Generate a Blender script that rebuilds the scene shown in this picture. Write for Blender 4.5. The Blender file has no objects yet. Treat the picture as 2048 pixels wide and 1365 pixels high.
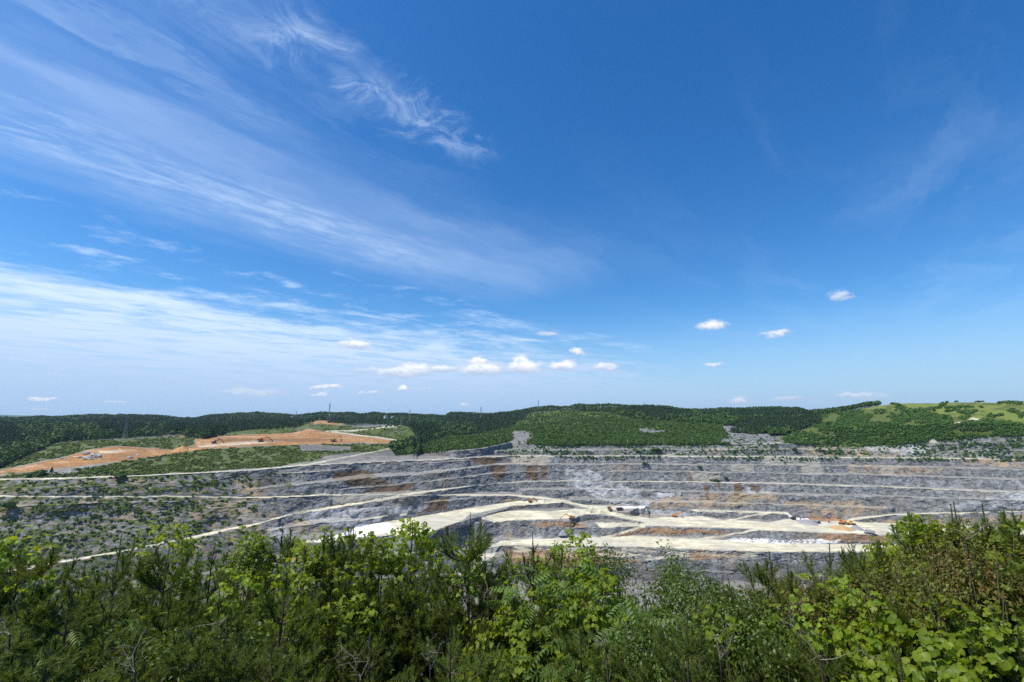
import bpy, math, random
import numpy as np
from mathutils import Vector, Matrix

# ------------------------------------------------------------------ camera, world, sun, exposure
SC = bpy.context.scene
COL = SC.collection
F_PX, CX, CY, PITCH = 910.0, 1024.0, 682.5, math.radians(9.8)
SUN_AZ, SUN_EL = math.radians(-111), math.radians(60)     # azimuth from +Y, negative = to the left
cam_d = bpy.data.cameras.new("camera")
cam_d.sensor_width = 36.0
cam_d.lens = 16.0
cam_d.clip_start = 0.05
cam_d.clip_end = 60000
cam = bpy.data.objects.new("camera", cam_d)
cam.rotation_euler = (math.radians(90) + PITCH, 0, 0)
COL.objects.link(cam)
SC.camera = cam
SC.view_settings.view_transform = 'Standard'
SC.view_settings.look = 'None'
SC.view_settings.gamma = 1
SC.view_settings.exposure = 0.25
SC.cycles.use_denoising = False
SC.cycles.max_bounces = 5
SC.cycles.diffuse_bounces = 3
SC.cycles.transmission_bounces = 3
SC.cycles.transparent_max_bounces = 4

sun_d = bpy.data.lights.new("sun", 'SUN')
sun_d.energy = 4.9
sun_d.angle = math.radians(0.5)
sun_d.color = (1.0, 0.93, 0.80)
sun = bpy.data.objects.new("sun", sun_d)
sdir = Vector((math.sin(SUN_AZ) * math.cos(SUN_EL), math.cos(SUN_AZ) * math.cos(SUN_EL), math.sin(SUN_EL)))
sun.rotation_euler = sdir.to_track_quat('Z', 'Y').to_euler()
sun.location = (0, 0, 200)
COL.objects.link(sun)


def ray(px, py):
    """photo pixel -> horizontal azimuth, tan(elevation)"""
    x = np.asarray(px, float) - CX
    y = CY - np.asarray(py, float)
    up = y * math.cos(PITCH) + F_PX * math.sin(PITCH)
    fw = F_PX * math.cos(PITCH) - y * math.sin(PITCH)
    hor = np.sqrt(x * x + fw * fw)
    return np.arctan2(x, fw), up / hor


def unray(az, tn):
    x, y, z = np.sin(az), np.cos(az), tn
    f = y * math.cos(PITCH) + z * math.sin(PITCH)
    u = z * math.cos(PITCH) - y * math.sin(PITCH)
    return CX + F_PX * x / f, CY - F_PX * u / f


# ---- node helper
class NT:
    def __init__(s, tree):
        s.t = tree
        s.t.nodes.clear()

    def n(s, kind, **kw):
        nd = s.t.nodes.new(kind)
        ins = kw.pop('i', {})
        for k, v in kw.items():
            setattr(nd, k, v)
        for k, v in ins.items():
            if hasattr(v, 'is_output') or isinstance(v, bpy.types.NodeSocket):
                s.t.links.new(v, nd.inputs[k])
            else:
                nd.inputs[k].default_value = v
        return nd

    def m(s, op, a, b=None, c=None, clamp=False):
        nd = s.t.nodes.new('ShaderNodeMath')
        nd.operation = op
        nd.use_clamp = clamp
        for k, v in enumerate((a, b, c)):
            if v is None:
                continue
            if isinstance(v, bpy.types.NodeSocket):
                s.t.links.new(v, nd.inputs[k])
            else:
                nd.inputs[k].default_value = v
        return nd.outputs[0]

    def mr(s, v, a, b, c=0.0, d=1.0, smooth=True):
        nd = s.t.nodes.new('ShaderNodeMapRange')
        nd.interpolation_type = 'SMOOTHSTEP' if smooth else 'LINEAR'
        for k, q in enumerate((v, a, b, c, d)):
            if isinstance(q, bpy.types.NodeSocket):
                s.t.links.new(q, nd.inputs[k])
            else:
                nd.inputs[k].default_value = q
        return nd.outputs[0]

    def mix(s, f, a, b, blend='MIX'):
        nd = s.t.nodes.new('ShaderNodeMix')
        nd.data_type = 'RGBA'
        nd.blend_type = blend
        for k, q in ((0, f), (6, a), (7, b)):
            if isinstance(q, bpy.types.NodeSocket):
                s.t.links.new(q, nd.inputs[k])
            elif k == 0:
                nd.inputs[k].default_value = q
            else:
                nd.inputs[k].default_value = (*q[:3], 1)
        return nd.outputs[2]

    def noise(s, vec, scale, detail=4, rough=0.55, dist=0.0, col=False):
        nd = s.t.nodes.new('ShaderNodeTexNoise')
        nd.inputs['Scale'].default_value = scale
        nd.inputs['Detail'].default_value = detail
        nd.inputs['Roughness'].default_value = rough
        nd.inputs['Distortion'].default_value = dist
        if vec is not None:
            s.t.links.new(vec, nd.inputs['Vector'])
        return nd.outputs['Color' if col else 'Fac']

    def attr(s, name):
        nd = s.t.nodes.new('ShaderNodeAttribute')
        nd.attribute_name = name
        return nd.outputs['Fac']

    def comb(s, x, y, z):
        nd = s.t.nodes.new('ShaderNodeCombineXYZ')
        for k, q in enumerate((x, y, z)):
            if isinstance(q, bpy.types.NodeSocket):
                s.t.links.new(q, nd.inputs[k])
            else:
                nd.inputs[k].default_value = q
        return nd.outputs[0]

    def link(s, a, b):
        s.t.links.new(a, b)


# ---- world: physical sky, cirrus laid out on a plane high above, small cumulus low down
world = bpy.data.worlds.new("World")
SC.world = world
world.use_nodes = True
world.cycles.sampling_method = 'MANUAL'
world.cycles.sample_map_resolution = 512
W = NT(world.node_tree)
sky = W.n('ShaderNodeTexSky', sky_type='NISHITA')
sky.sun_disc = False
sky.sun_elevation = SUN_EL
sky.sun_rotation = SUN_AZ
sky.altitude = 100
sky.air_density = 1.0
sky.dust_density = 0.6
sky.ozone_density = 2.0
tc = W.n('ShaderNodeTexCoord')
sep = W.n('ShaderNodeSeparateXYZ', i={0: tc.outputs['Generated']})
dx, dy, dz = sep.outputs
el = W.m('MAXIMUM', dz, 0.012)
pu = W.m('DIVIDE', dx, el)
pv = W.m('DIVIDE', dy, el)
cs, sn = 0.67, 0.742
S_ = W.m('ADD', W.m('MULTIPLY', pu, cs), W.m('MULTIPLY', pv, sn))
T_ = W.m('SUBTRACT', W.m('MULTIPLY', pv, cs), W.m('MULTIPLY', pu, sn))
# wobble
P1 = W.comb(pu, pv, 0.0)
wob = W.m('SUBTRACT', W.noise(P1, 0.55, 3), 0.5)
Tw = W.m('ADD', T_, W.m('MULTIPLY', wob, 0.75))
Tw = W.m('ADD', Tw, W.m('MULTIPLY', W.m('SUBTRACT', W.noise(W.comb(W.m('MULTIPLY', S_, 0.8), W.m('MULTIPLY', T_, 2.0), 5.0), 2.4, 5, 0.6), 0.5), 0.55))
streak = W.noise(W.comb(W.m('MULTIPLY', S_, 0.45), W.m('MULTIPLY', Tw, 1.8), 0.0), 1.4, 6, 0.55, 0.3)
fine = W.noise(W.comb(W.m('MULTIPLY', S_, 2.2), W.m('MULTIPLY', T_, 6.0), 3.0), 2.2, 6, 0.6, 0.5)
puff = W.noise(P1, 3.2, 5, 0.6, 0.8)


def band(v, a0, a1, b0, b1):
    return W.m('MULTIPLY', W.mr(v, a0, a1), W.mr(v, b0, b1, 1.0, 0.0))


veil_tex = W.mr(streak, 0.28, 0.80)
# main band
mb = W.m('MULTIPLY', band(Tw, 1.2, 2.15, 2.25, 2.95), band(S_, -3.5, 0.4, 2.2, 3.1))
mainc = W.m('MULTIPLY', mb, W.m('ADD', 0.45, W.m('MULTIPLY', veil_tex, W.m('ADD', 0.30, W.m('MULTIPLY', fine, 0.5)))))
core = W.m('MULTIPLY', band(Tw, 1.9, 2.3, 2.32, 2.62), band(S_, -1.6, -0.2, 0.9, 2.2))
core = W.m('MULTIPLY', core, W.mr(fine, 0.36, 0.72))
# broad faint veils over the left half
veil = W.m('MULTIPLY', band(T_, 0.2, 1.1, 1.5, 2.3), W.mr(streak, 0.42, 0.78))
veil = W.m('MULTIPLY', veil, W.mr(pu, -0.15, -0.75, 0.12, 1.0))
# thin wispy tuft streak
tuft = W.m('MULTIPLY', band(W.m('ADD', T_, W.m('MULTIPLY', W.m('SUBTRACT', puff, 0.5), 0.35)), 1.02, 1.13, 1.16, 1.34),
           band(S_, -0.1, 0.45, 0.95, 1.25))
tuft = W.m('MULTIPLY', tuft, W.mr(W.noise(P1, 6.0, 7, 0.7, 1.2), 0.4, 0.72))
# lower left sheet
warp = W.noise(W.comb(W.m('MULTIPLY', S_, 0.35), W.m('MULTIPLY', T_, 0.75), 7.0), 0.9, 6, 0.6, 0.4)
warp2 = W.noise(W.comb(W.m('MULTIPLY', S_, 0.8), W.m('MULTIPLY', T_, 1.2), 9.0), 1.5, 7, 0.62, 0.5)
Ts = W.m('ADD', T_, W.m('MULTIPLY', W.m('SUBTRACT', warp, 0.5), 4.4))
Ts = W.m('ADD', Ts, W.m('MULTIPLY', W.m('SUBTRACT', warp2, 0.5), 4.5))
Ts = W.m('ADD', Ts, W.m('MULTIPLY', W.m('SUBTRACT', puff, 0.5), 1.6))
sheet = W.m('MULTIPLY', W.mr(Ts, 3.5, 6.6), W.m('ADD', 0.38, W.m('MULTIPLY', W.mr(warp2, 0.34, 0.58), 0.62)))
sheet = W.m('MULTIPLY', sheet, W.mr(pu, 6.0, -2.0, 0.25, 1.0))
mack = W.m('MULTIPLY', band(Ts, 2.8, 3.6, 4.9, 5.8), W.mr(W.noise(P1, 2.6, 6, 0.62), 0.52, 0.72))
mack = W.m('MULTIPLY', mack, W.mr(pu, 1.0, -1.5, 0.0, 0.75))
# short streak right of centre above the cumulus row
st2 = W.m('MULTIPLY', band(Tw, 2.9, 3.15, 3.2, 3.5), band(S_, 2.6, 3.0, 3.5, 4.6))
st2 = W.m('MULTIPLY', st2, W.mr(fine, 0.35, 0.7, 0.1, 0.55))
rveil = W.m('MULTIPLY', W.mr(dx, 0.25, 0.75), W.m('MULTIPLY', W.mr(streak, 0.45, 0.8), 0.12))
alpha = None
for a, k in ((mainc, 0.36), (core, 0.36), (veil, 0.36), (tuft, 0.42), (sheet, 0.95), (mack, 0.65), (st2, 0.7), (rveil, 1.0)):
    a = W.m('MULTIPLY', a, k)
    inv = W.m('SUBTRACT', 1.0, a, clamp=True)
    alpha = inv if alpha is None else W.m('MULTIPLY', alpha, inv)
alpha = W.m('SUBTRACT', 1.0, alpha, clamp=True)
graded = W.n('ShaderNodeHueSaturation', i={'Hue': 0.505, 'Saturation': 1.38, 'Value': 1.42, 'Color': sky.outputs[0]}).outputs[0]
cirrus_col = (7.0, 8.9, 11.6)
graded = W.mix(1.0, graded, (0.86, 1.08, 1.15), 'MULTIPLY')
c1 = W.mix(alpha, graded, cirrus_col)
c1 = W.mix(W.m('MULTIPLY', sheet, 0.75, clamp=True), c1, (7.9, 9.4, 11.3))
# horizon haze layer
hz = W.mr(dz, 0.0, 0.24, 0.85, 0.0)
c1 = W.mix(W.m('MULTIPLY', hz, W.mr(dz, -0.02, 0.01)), c1, (3.8, 5.6, 8.6))
# cumulus
CUM = [(710, 692, 27, 11, 1), (742, 742, 26, 8, .5), (790, 747, 40, 12, .75), (828, 742, 34, 15, .8), (885, 740, 27, 9, .8), (962, 742, 42, 15, .85),
       (955, 724, 16, 9, .95), (1050, 738, 36, 15, 1), (1042, 726, 18, 13, 1), (1127, 735, 25, 13, 1), (1212, 735, 27, 9, .75), (1156, 706, 14, 8, .8),
       (1425, 653, 26, 10, .9), (1554, 669, 26, 7, .7), (1680, 595, 20, 12, .6), (1427, 732, 17, 5, .7), (652, 775, 30, 6, .85), (500, 787, 62, 9, .45),
       (804, 779, 12, 6, .85), (736, 786, 17, 4, .6), (85, 801, 24, 5, .7), (232, 805, 22, 5, .5), (928, 810, 7, 4, .7), (1478, 802, 19, 7, .6),
       (1575, 798, 30, 6, .45), (1720, 793, 46, 8, .5), (642, 791, 14, 4, .6), (1095, 670, 20, 6, .55), (840, 778, 25, 3, .35), (76, 820, 16, 3, .5)]
az = W.m('ARCTAN2', dx, dy)
hyp = W.m('SQRT', W.m('ADD', W.m('MULTIPLY', dx, dx), W.m('MULTIPLY', dy, dy)))
tn = W.m('DIVIDE', dz, hyp)
nv = W.comb(az, W.m('MULTIPLY', tn, 1.6), 0.0)
cn = W.noise(nv, 40, 7, 0.66, col=True)
csep = W.n('ShaderNodeSeparateXYZ', i={0: cn})
azw = W.m('ADD', az, W.m('MULTIPLY', W.m('SUBTRACT', csep.outputs[0], 0.5), 0.055))
tnw = W.m('ADD', tn, W.m('MULTIPLY', W.m('SUBTRACT', csep.outputs[1], 0.5), 0.026))
cum_a, cum_s = None, None
for (px, py, rx, ry, op) in CUM:
    rx, ry, op = rx * 1.22, ry * 1.28, min(1, op * 1.15)
    a0, t0 = [float(v) for v in ray(px, py)]
    a1, _ = [float(v) for v in ray(px + rx, py)]
    _, t1 = [float(v) for v in ray(px, py - ry)]
    ra, rt = abs(a1 - a0), abs(t1 - t0)
    u = W.m('DIVIDE', W.m('SUBTRACT', azw, a0), ra)
    v = W.m('DIVIDE', W.m('SUBTRACT', tnw, t0), rt)
    # flat base: below the centre the profile closes faster
    v2 = W.m('MULTIPLY', v, W.m('ADD', 1.0, W.m('MULTIPLY', W.m('LESS_THAN', v, 0.0), 0.7)))
    d = W.m('SQRT', W.m('ADD', W.m('MULTIPLY', u, u), W.m('MULTIPLY', v2, v2)))
    m_ = W.mr(d, 0.45, 1.30, op, 0.0)
    cum_a = m_ if cum_a is None else W.m('MAXIMUM', cum_a, m_)
    sh = W.m('MULTIPLY', W.mr(v, -0.5, 0.6), m_)
    cum_s = sh if cum_s is None else W.m('MAXIMUM', cum_s, sh)
cum_a = W.m('MULTIPLY', cum_a, W.mr(csep.outputs[2], 0.30, 0.52, 0.35, 1.0))
cumcol = W.mix(cum_s, (5.0, 6.0, 8.0), (11.5, 11.5, 11.6))  # cloud shading painted in: sunlit white tops, greyer shaded bases
c2 = W.mix(cum_a, c1, cumcol)
bg = W.n('ShaderNodeBackground', i={'Color': c2, 'Strength': 0.085})
wo = W.n('ShaderNodeOutputWorld', i={'Surface': bg.outputs[0]})


# ------------------------------------------------------------------ general helpers
rng = np.random.default_rng(7)


def tag(o, label=None, cat=None, group=None, kind=None):
    if label: o['label'] = label
    if cat: o['category'] = cat
    if group: o['group'] = group
    if kind: o['kind'] = kind
    return o


def empty(name, loc=(0, 0, 0), rz=0.0):
    o = bpy.data.objects.new(name, None)
    o.empty_display_size = 0.5
    o.location = loc
    o.rotation_euler = (0, 0, rz)
    COL.objects.link(o)
    return o


def mesh_np(name, V, faces, mats, mi=None, attrs=None, smooth=False):
    """faces: list of (K,n) int arrays"""
    me = bpy.data.meshes.new(name)
    V = np.asarray(V, np.float32)
    me.vertices.add(len(V))
    me.vertices.foreach_set('co', V.ravel())
    tot = sum(f.size for f in faces)
    nf = sum(len(f) for f in faces)
    me.loops.add(tot)
    me.loops.foreach_set('vertex_index', np.concatenate([f.ravel() for f in faces]).astype(np.int32))
    st = np.concatenate([np.full(len(f), f.shape[1], np.int32) for f in faces])
    me.polygons.add(nf)
    me.polygons.foreach_set('loop_start', np.concatenate([[0], np.cumsum(st)[:-1]]).astype(np.int32))
    for m in (mats if isinstance(mats, (list, tuple)) else [mats]):
        me.materials.append(m)
    if mi is not None:
        me.polygons.foreach_set('material_index', np.asarray(mi, np.int32))
    me.update(calc_edges=True)
    if smooth:
        me.polygons.foreach_set('use_smooth', np.ones(nf, bool))
    for k, a in (attrs or {}).items():
        at = me.attributes.new(k, 'FLOAT', 'POINT')
        at.data.foreach_set('value', np.asarray(a, np.float32))
    return me


def link(name, me, parent=None, loc=None):
    o = bpy.data.objects.new(name, me)
    COL.objects.link(o)
    if parent is not None: o.parent = parent
    if loc is not None: o.location = loc
    return o


def _hash(ix, iy, seed):
    h = (ix.astype(np.int64) * 374761393 + iy.astype(np.int64) * 668265263 + seed * 2147483647) & 0xffffffff
    h = ((h ^ (h >> 13)) * 1274126177) & 0xffffffff
    h = (h ^ (h >> 16)) & 0xffffffff
    return h / 4294967295.0


def vnoise(x, y, seed=0):
    ix, iy = np.floor(x), np.floor(y)
    fx, fy = x - ix, y - iy
    fx, fy = fx * fx * (3 - 2 * fx), fy * fy * (3 - 2 * fy)
    a, b = _hash(ix, iy, seed), _hash(ix + 1, iy, seed)
    c, d = _hash(ix, iy + 1, seed), _hash(ix + 1, iy + 1, seed)
    return (a * (1 - fx) + b * fx) * (1 - fy) + (c * (1 - fx) + d * fx) * fy


def fbm(x, y, oct=5, seed=0, gain=0.5):
    s, a, t = 0, 1, 0
    for k in range(oct):
        s = s + a * vnoise(x * 2 ** k + 17.3 * k, y * 2 ** k - 9.1 * k, seed + k)
        t += a
        a *= gain
    return s / t          # 0..1


def vnoise3(x, y, z, seed=0):
    iz = np.floor(z)
    f = z - iz
    f = f * f * (3 - 2 * f)
    iz = iz.astype(np.int64)
    ix, iy = np.floor(x), np.floor(y)
    fx, fy = x - ix, y - iy
    fx, fy = fx * fx * (3 - 2 * fx), fy * fy * (3 - 2 * fy)
    r = 0
    for k in (0, 1):
        jx_, jy_ = ix + (iz + k) * 57, iy + (iz + k) * 131
        a, b = _hash(jx_, jy_, seed), _hash(jx_ + 1, jy_, seed)
        c, d = _hash(jx_, jy_ + 1, seed), _hash(jx_ + 1, jy_ + 1, seed)
        v = (a * (1 - fx) + b * fx) * (1 - fy) + (c * (1 - fx) + d * fx) * fy
        r = r + v * (f if k else 1 - f)
    return r


def fbm3(x, y, z, oct=5, seed=0, gain=0.55):
    s, a, t = 0, 1, 0
    for k in range(oct):
        s = s + a * vnoise3(x * 2 ** k + 3.1 * k, y * 2 ** k, z * 2 ** k + 5.7 * k, seed + k)
        t += a
        a *= gain
    return s / t


def sstep(x, a, b):
    t = np.clip((x - a) / (b - a), 0, 1)
    return t * t * (3 - 2 * t)


# ------------------------------------------------------------------ materials
def mat(name):
    m = bpy.data.materials.new(name)
    m.use_nodes = True
    return m, NT(m.node_tree)


def simple(name, col, rough=0.7, metal=0.0, var=0.15, scale=2.0):
    m, N = mat(name)
    g = N.n('ShaderNodeTexCoord').outputs['Object']
    nz = N.noise(g, scale, 5)
    c = N.mix(nz, [v * (1 - var) for v in col], [min(1, v * (1 + var)) for v in col])
    b = N.n('ShaderNodeBsdfPrincipled', i={'Base Color': c, 'Roughness': rough, 'Metallic': metal})
    N.n('ShaderNodeOutputMaterial', i={'Surface': b.outputs[0]})
    return m


def leafmat(name, c1, c2, trans, tw=0.35, rough=0.45, spec=0.4):
    """leaf: varies leaf by leaf through 'rnd'"""
    m, N = mat(name)
    r = N.attr('rnd')
    oi = N.n('ShaderNodeObjectInfo').outputs['Random']
    c = N.mix(r, c1, c2)
    c = N.n('ShaderNodeHueSaturation', i={'Value': N.mr(oi, 0, 1, 0.8, 1.2, False), 'Hue': N.mr(oi, 0, 1, 0.49, 0.51, False), 'Color': c}).outputs[0]
    b = N.n('ShaderNodeBsdfPrincipled', i={'Base Color': c, 'Roughness': rough, 'Specular IOR Level': spec})
    t = N.n('ShaderNodeBsdfTranslucent', i={'Color': N.mix(r, trans, [v * 0.75 for v in trans])})
    mx = N.n('ShaderNodeMixShader', i={0: tw, 1: b.outputs[0], 2: t.outputs[0]})
    N.n('ShaderNodeOutputMaterial', i={'Surface': mx.outputs[0]})
    return m


M = {}
# quarry terrain: masks carried by the mesh, patterns procedural
m, N = mat('quarry_ground')
pos = N.n('ShaderNodeNewGeometry').outputs['Position']
psep = N.n('ShaderNodeSeparateXYZ', i={0: pos})
n_big = N.noise(pos, 0.018, 5, 0.6)
n_mid = N.noise(pos, 0.09, 7, 0.65, 0.6)
n_fin = N.noise(pos, 0.55, 6, 0.7)
strk = N.noise(N.comb(psep.outputs[0], psep.outputs[1], N.m('MULTIPLY', psep.outputs[2], 1.15)), 0.20, 7, 0.74, 0.9)
vor = N.n('ShaderNodeTexVoronoi', i={'Vector': pos, 'Scale': 0.33}).outputs['Distance']
rock = N.mix(N.mr(strk, 0.36, 0.64), (0.050, 0.054, 0.062), (0.285, 0.295, 0.305))
rock = N.mix(N.mr(n_fin, 0.52, 0.80, 0, 0.75), rock, (0.47, 0.47, 0.465))
rock = N.mix(N.mr(n_mid, 0.60, 0.40, 0, 0.45), rock, (0.14, 0.138, 0.13))
rock = N.mix(N.mr(N.noise(pos, 0.22, 3, 0.8), 0.56, 0.68, 0, 0.45), rock, (0.42, 0.42, 0.41))
rock = N.mix(N.m('MULTIPLY', N.mr(n_big, 0.50, 0.66), N.mr(n_mid, 0.40, 0.66, 0, 0.6)), rock, (0.30, 0.22, 0.13))
rock = N.mix(N.m('MULTIPLY', N.attr('pale'), N.mr(n_mid, 0.34, 0.70, 0, 0.75)), rock, (0.56, 0.575, 0.60))
rock = N.mix(N.m('MULTIPLY', N.attr('brown'), N.mr(strk, 0.25, 0.58, 0.55, 0.95)), rock, (0.13, 0.085, 0.048))
rock = N.mix(N.m('MULTIPLY', N.attr('ochre'), N.mr(n_mid, 0.40, 0.60)), rock, (0.34, 0.26, 0.17))
rock = N.mix(N.m('MULTIPLY', N.attr('dark'), 0.6), rock, (0.075, 0.074, 0.074))
rock = N.mix(N.m('MULTIPLY', N.attr('ledge'), N.mr(n_mid, 0.3, 0.6, 0.25, 0.85)), rock, N.mix(n_fin, (0.27, 0.26, 0.23), (0.58, 0.56, 0.48)))
orange = N.mix(N.mr(n_fin, 0.3, 0.7), (0.27, 0.125, 0.038), (0.47, 0.26, 0.10))
orange = N.mix(N.mr(n_mid, 0.52, 0.70, 0, 0.7), orange, (0.52, 0.41, 0.27))
zst = N.noise(N.comb(N.m('MULTIPLY', psep.outputs[0], 0.02), N.m('MULTIPLY', psep.outputs[1], 0.06), psep.outputs[2]), 0.7, 4, 0.6)
orange = N.mix(N.m('MULTIPLY', N.attr('brown'), 0.8), orange, (0.16, 0.09, 0.045))
orange = N.mix(N.mr(zst, 0.48, 0.58, 0, 0.75), orange, (0.25, 0.15, 0.085))
orange = N.mix(N.mr(zst, 0.46, 0.36, 0, 0.5), orange, (0.50, 0.42, 0.32))
orange = N.mix(N.mr(n_mid, 0.45, 0.30, 0, 0.6), orange, (0.22, 0.12, 0.06))
c = N.mix(N.attr('orange'), rock, orange)
sh = N.mix(n_fin, (0.42, 0.40, 0.34), (0.27, 0.26, 0.22))
c = N.mix(N.attr('beige'), c, sh)
veg = N.mix(N.mr(n_fin, 0.35, 0.65), (0.045, 0.072, 0.016), (0.125, 0.165, 0.040))
veg = N.mix(N.mr(n_mid, 0.50, 0.70, 0, 0.65), veg, (0.13, 0.11, 0.06))
c = N.mix(N.attr('veg'), c, veg)
gr = N.mix(N.mr(n_fin, 0.35, 0.65), (0.11, 0.155, 0.03), (0.20, 0.23, 0.058))
c = N.mix(N.attr('grass'), c, gr)
c = N.mix(N.attr('forest'), c, (0.012, 0.026, 0.009))
road = N.mix(N.mr(n_mid, 0.30, 0.70), (0.46, 0.43, 0.31), (0.70, 0.66, 0.50))
road = N.mix(N.mr(N.noise(N.comb(N.m('MULTIPLY', psep.outputs[0], 0.25), psep.outputs[1], 0.0), 0.12, 6, 0.6), 0.50, 0.64, 0, 0.7), road, (0.36, 0.345, 0.28))
lane = N.noise(N.comb(N.m('MULTIPLY', psep.outputs[0], 0.035), N.m('MULTIPLY', psep.outputs[1], 0.30), 0.0), 1.0, 6, 0.65, 0.6)
road = N.mix(N.mr(lane, 0.50, 0.62, 0, 0.80), road, (0.35, 0.31, 0.23))
road = N.mix(N.mr(N.noise(N.comb(N.m('MULTIPLY', psep.outputs[0], 0.06), N.m('MULTIPLY', psep.outputs[1], 0.7), 4.0), 1.0, 5, 0.7), 0.54, 0.66, 0, 0.6), road, (0.30, 0.29, 0.25))
road = N.mix(N.mr(lane, 0.44, 0.34, 0, 0.6), road, (0.72, 0.69, 0.60))
road = N.mix(N.mr(n_big, 0.50, 0.62, 0, 0.6), road, (0.42, 0.40, 0.35))
rfac = N.m('MULTIPLY', N.attr('road'), N.mr(n_mid, 0.20, 0.42, 0.55, 1.0))
c = N.mix(rfac, c, road)
c = N.mix(N.attr('white'), c, N.mix(n_fin, (0.78, 0.78, 0.78), (0.86, 0.86, 0.86)))
bh = N.m('ADD', N.m('MULTIPLY', strk, 1.0), N.m('MULTIPLY', n_fin, 0.6))
bmp = N.n('ShaderNodeBump', i={'Strength': 0.7, 'Distance': 2.4, 'Height': N.m('MULTIPLY', bh, N.m('SUBTRACT', 1.0, N.m('MULTIPLY', N.attr('road'), 0.93)))})
b = N.n('ShaderNodeBsdfPrincipled', i={'Base Color': c, 'Roughness': 0.95, 'Specular IOR Level': 0.15, 'Normal': bmp.outputs[0]})
N.n('ShaderNodeOutputMaterial', i={'Surface': b.outputs[0]})
M['ground'] = m

# near hillside soil
m, N = mat('hillside_soil')
pos = N.n('ShaderNodeNewGeometry').outputs['Position']
c = N.mix(N.mr(N.noise(pos, 1.6, 8, 0.7), 0.35, 0.65), (0.016, 0.022, 0.008), (0.055, 0.05, 0.025))
bmp = N.n('ShaderNodeBump', i={'Strength': 0.8, 'Distance': 0.3, 'Height': N.noise(pos, 3, 6)})
b = N.n('ShaderNodeBsdfPrincipled', i={'Base Color': c, 'Roughness': 0.95, 'Normal': bmp.outputs[0]})
N.n('ShaderNodeOutputMaterial', i={'Surface': b.outputs[0]})
M['soil'] = m
M['far'] = simple('distant_hill', (0.035, 0.06, 0.05), 0.95, scale=0.004)

M['conifer'] = leafmat('conifer_green', (0.018, 0.048, 0.018), (0.045, 0.088, 0.030), (0.02, 0.05, 0.01), 0.12, 0.7, 0.15)
M['broad'] = leafmat('broadleaf_green', (0.034, 0.088, 0.018), (0.088, 0.165, 0.036), (0.05, 0.11, 0.02), 0.2, 0.65, 0.2)
M['planted'] = leafmat('plantation_green', (0.045, 0.105, 0.016), (0.090, 0.160, 0.032), (0.06, 0.11, 0.02), 0.2, 0.65, 0.2)
M['scrub'] = leafmat('scrub_green', (0.060, 0.105, 0.022), (0.15, 0.20, 0.045), (0.10, 0.14, 0.03), 0.2, 0.7, 0.2)
M['needle'] = leafmat('pine_needles', (0.044, 0.086, 0.010), (0.150, 0.190, 0.030), (0.22, 0.28, 0.025), 0.34, 0.5, 0.3)
M['candle'] = leafmat('pine_candles', (0.07, 0.11, 0.022), (0.14, 0.18, 0.05), (0.15, 0.19, 0.04), 0.25, 0.55, 0.3)
M['kudzu'] = leafmat('vine_leaves', (0.080, 0.140, 0.008), (0.22, 0.28, 0.018), (0.44, 0.54, 0.02), 0.42, 0.5, 0.3)
M['sumac'] = leafmat('compound_leaves', (0.055, 0.110, 0.014), (0.13, 0.20, 0.035), (0.30, 0.42, 0.04), 0.38, 0.5, 0.35)
M['small'] = leafmat('small_leaves', (0.035, 0.070, 0.008), (0.10, 0.145, 0.018), (0.24, 0.32, 0.02), 0.33, 0.42, 0.45)
M['yellow'] = leafmat('yellowing_leaves', (0.11, 0.065, 0.018), (0.14, 0.19, 0.022), (0.26, 0.24, 0.03), 0.35, 0.5, 0.3)
M['bark'] = simple('pine_bark', (0.07, 0.05, 0.038), 0.9, scale=12, var=0.5)
M['stem'] = simple('green_stem', (0.12, 0.11, 0.05), 0.8, scale=12, var=0.4)
M['dead'] = simple('bleached_twig', (0.24, 0.20, 0.16), 0.85, scale=10, var=0.35)
M['steel'] = simple('galvanised_steel', (0.14, 0.17, 0.18), 0.5, 0.3)
M['orange_paint'] = simple('orange_paint', (0.62, 0.22, 0.03), 0.5, var=0.2)
M['yellow_paint'] = simple('yellow_paint', (0.65, 0.36, 0.03), 0.5, var=0.2)
M['red_paint'] = simple('red_paint', (0.45, 0.06, 0.02), 0.5, var=0.2)
M['dark_metal'] = simple('dark_metal', (0.035, 0.035, 0.038), 0.6, var=0.3)
M['grey_metal'] = simple('grey_metal', (0.30, 0.31, 0.33), 0.5, var=0.3)
M['white_paint'] = simple('white_paint', (0.72, 0.72, 0.70), 0.5, var=0.1)
M['glass'] = simple('cab_glass', (0.03, 0.04, 0.05), 0.15, var=0.1)
M['blue_sheet'] = simple('blue_sheet', (0.02, 0.24, 0.62), 0.5, var=0.15)
M['boulder'] = simple('boulder_stone', (0.36, 0.35, 0.33), 0.9, var=0.45, scale=0.6)
M['sand'] = simple('sand_pile', (0.42, 0.29, 0.14), 0.95, var=0.25, scale=1.0)
M['gravel'] = simple('gravel_pile', (0.25, 0.25, 0.27), 0.95, var=0.25, scale=1.0)
M['orange_earth'] = simple('orange_earth', (0.42, 0.24, 0.09), 0.95, var=0.3, scale=0.4)

# ------------------------------------------------------------------ quarry and hills: contour lines at measured heights
# (type, below-mode, [(px, py, value)...]); 'z' lines give the height below the eye, 'D' lines the distance.
# below-mode: 'b' = steep rock face then a flat berm, 'l' = plain slope
L = []


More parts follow.
